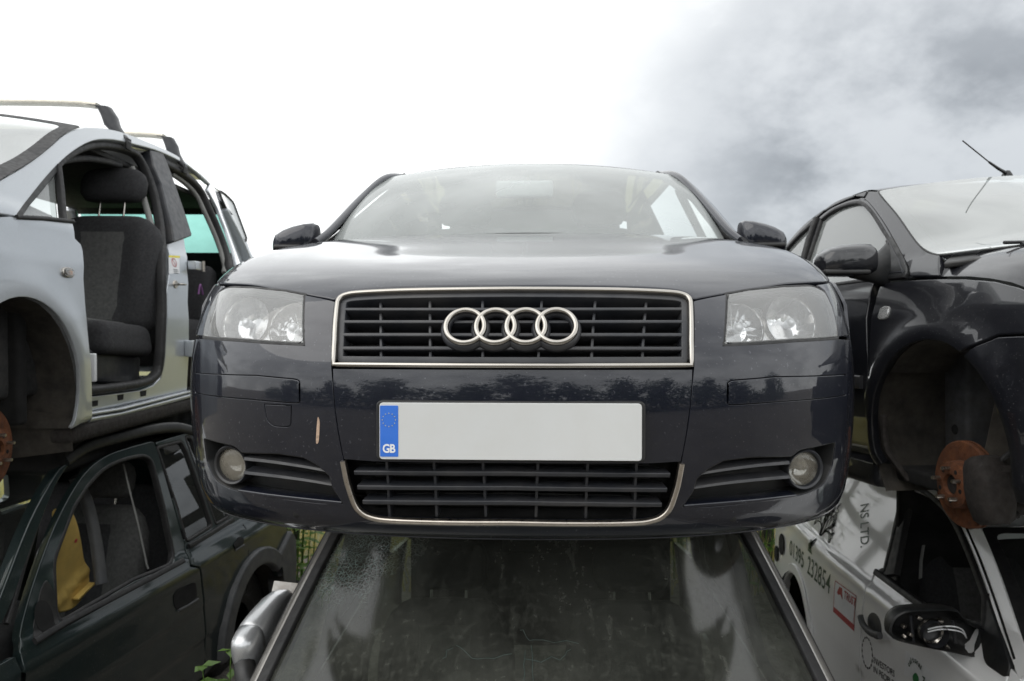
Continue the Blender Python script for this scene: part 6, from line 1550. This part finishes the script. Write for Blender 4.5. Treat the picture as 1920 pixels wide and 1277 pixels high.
# rough grass along the fence foot
pos = np.stack((np.random.uniform(-8, 8, 9000), np.random.uniform(5.6, 9.5, 9000), np.zeros(9000)), 1)
V, F = [], []
for p in pos:
    a = random.uniform(0, 6.28); h_ = random.uniform(.15, .5); l = np.array((math.cos(a), math.sin(a), 0)); s_ = np.array((-l[1], l[0], 0)) * .008
    b0 = len(V); V += [p - s_, p + s_, p + l * h_ * .4 + (0, 0, h_)]; F.append((b0, b0 + 1, b0 + 2))
gr = mk('rough_grass', V, F, MT['straw'], None, smooth=False); tag(gr, 'dry yellow grass along the fence', 'grass', None, 'stuff')
# trees: the row opposite the cars that the paintwork mirrors
def tree_mesh(h, rad, n, L, seed):
    rs = np.random.RandomState(seed)
    cl = []
    for k in range(16):
        t = rs.uniform(.25, 1); a = rs.uniform(0, 6.28); rr = rad * (1 - .55 * abs(t - .45)) * rs.uniform(.25, .85)
        cl.append((np.array((math.cos(a) * rr, math.sin(a) * rr, h * t)), rad * rs.uniform(.26, .48)))
    pos, dirs = [], []
    for k in range(n):
        c_, r_ = cl[rs.randint(len(cl))]; d = rs.randn(3); d /= np.linalg.norm(d); pos.append(c_ + d * r_ * rs.uniform(.45, 1.05)); dirs.append(d + (0, 0, -.3))
    return leaf_geo(pos, dirs, L, L * .4), cl
def tree(x, y, h, rad, label, group, seed, n=2600, L=.26, src=None):
    r = empty('broadleaf_tree', label, 'tree', Matrix.Translation((x, y, 0)), group)
    if src is None:
        (V, F), cl = tree_mesh(h, rad, n, L, seed)
        cr = mk('crown', V, F, MT['leafd'], r, smooth=False); cr['kind'] = 'stuff'
        tr = tube('trunk', [(0, 0, 0), (.05, .02, h * .25), (0, .05, h * .55), (.03, 0, h * .8)], lambda t: rad * .11 * (1 - .75 * t), MT['bark'], r, 10, smooth_n=4)
        for c_, r_ in cl[:7]: tube('limb', [(0, .03, h * .3), tuple(c_ * .55 + np.array((0, 0, h * .22))), tuple(c_)], lambda t: rad * .04 * (1 - .7 * t), MT['bark'], r, 6, smooth_n=3)
    else:
        for ch in src.children:
            c_ = ch.copy(); COL.objects.link(c_); c_.parent = r
        r.rotation_euler = (0, 0, seed); r.scale = (random.uniform(.9, 1.2),) * 2 + (random.uniform(.8, 1.15),)
    return r
ta = tree(-9.5, -15, 5.2, 2.6, 'broad leafy tree in the row facing the stacked cars', 'trees facing the stacks', 3)
for i, (x, y) in enumerate(((-14, -16), (-5.5, -17), (-1.5, -15.5), (3.0, -17), (7.5, -15), (12, -16.5), (17, -15), (-19, -14), (22, -13), (-23, -9), (26, -8))):
    tree(x * .8, y, 5, 2.5, 'broad leafy tree in the row facing the stacked cars', 'trees facing the stacks', i * 1.3, src=ta)
# low hedgerow that closes the field far behind
rs = np.random.RandomState(5); n_ = 9000
hx = rs.uniform(-110, 110, n_); pos = np.stack((hx, 72 + rs.randn(n_) * .8, rs.uniform(0, 1, n_) ** .8 * (1.9 + .35 * np.sin(hx * .3) + .25 * np.sin(hx * 1.1))), 1)
V, F = leaf_geo(pos, rs.randn(n_, 3), .75, .3)
hg = mk('hedgerow', V, F, MT['leafd'], None, smooth=False); tag(hg, 'low green hedge along the far edge of the field', 'hedge', None, 'stuff')
hx = rs.uniform(-40, 40, 9000); pos = np.stack((hx, -13.5 + rs.randn(9000) * .7, rs.uniform(0, 1, 9000) ** .8 * (2.7 + .5 * np.sin(hx * .7) + .35 * np.sin(hx * 1.9))), 1)
V, F = leaf_geo(pos, rs.randn(9000, 3), .42, .17)
hg = mk('hedgerow', V, F, MT['leafd'], None, smooth=False); tag(hg, 'ragged hedge below the trees that face the stacked cars', 'hedge', None, 'stuff')
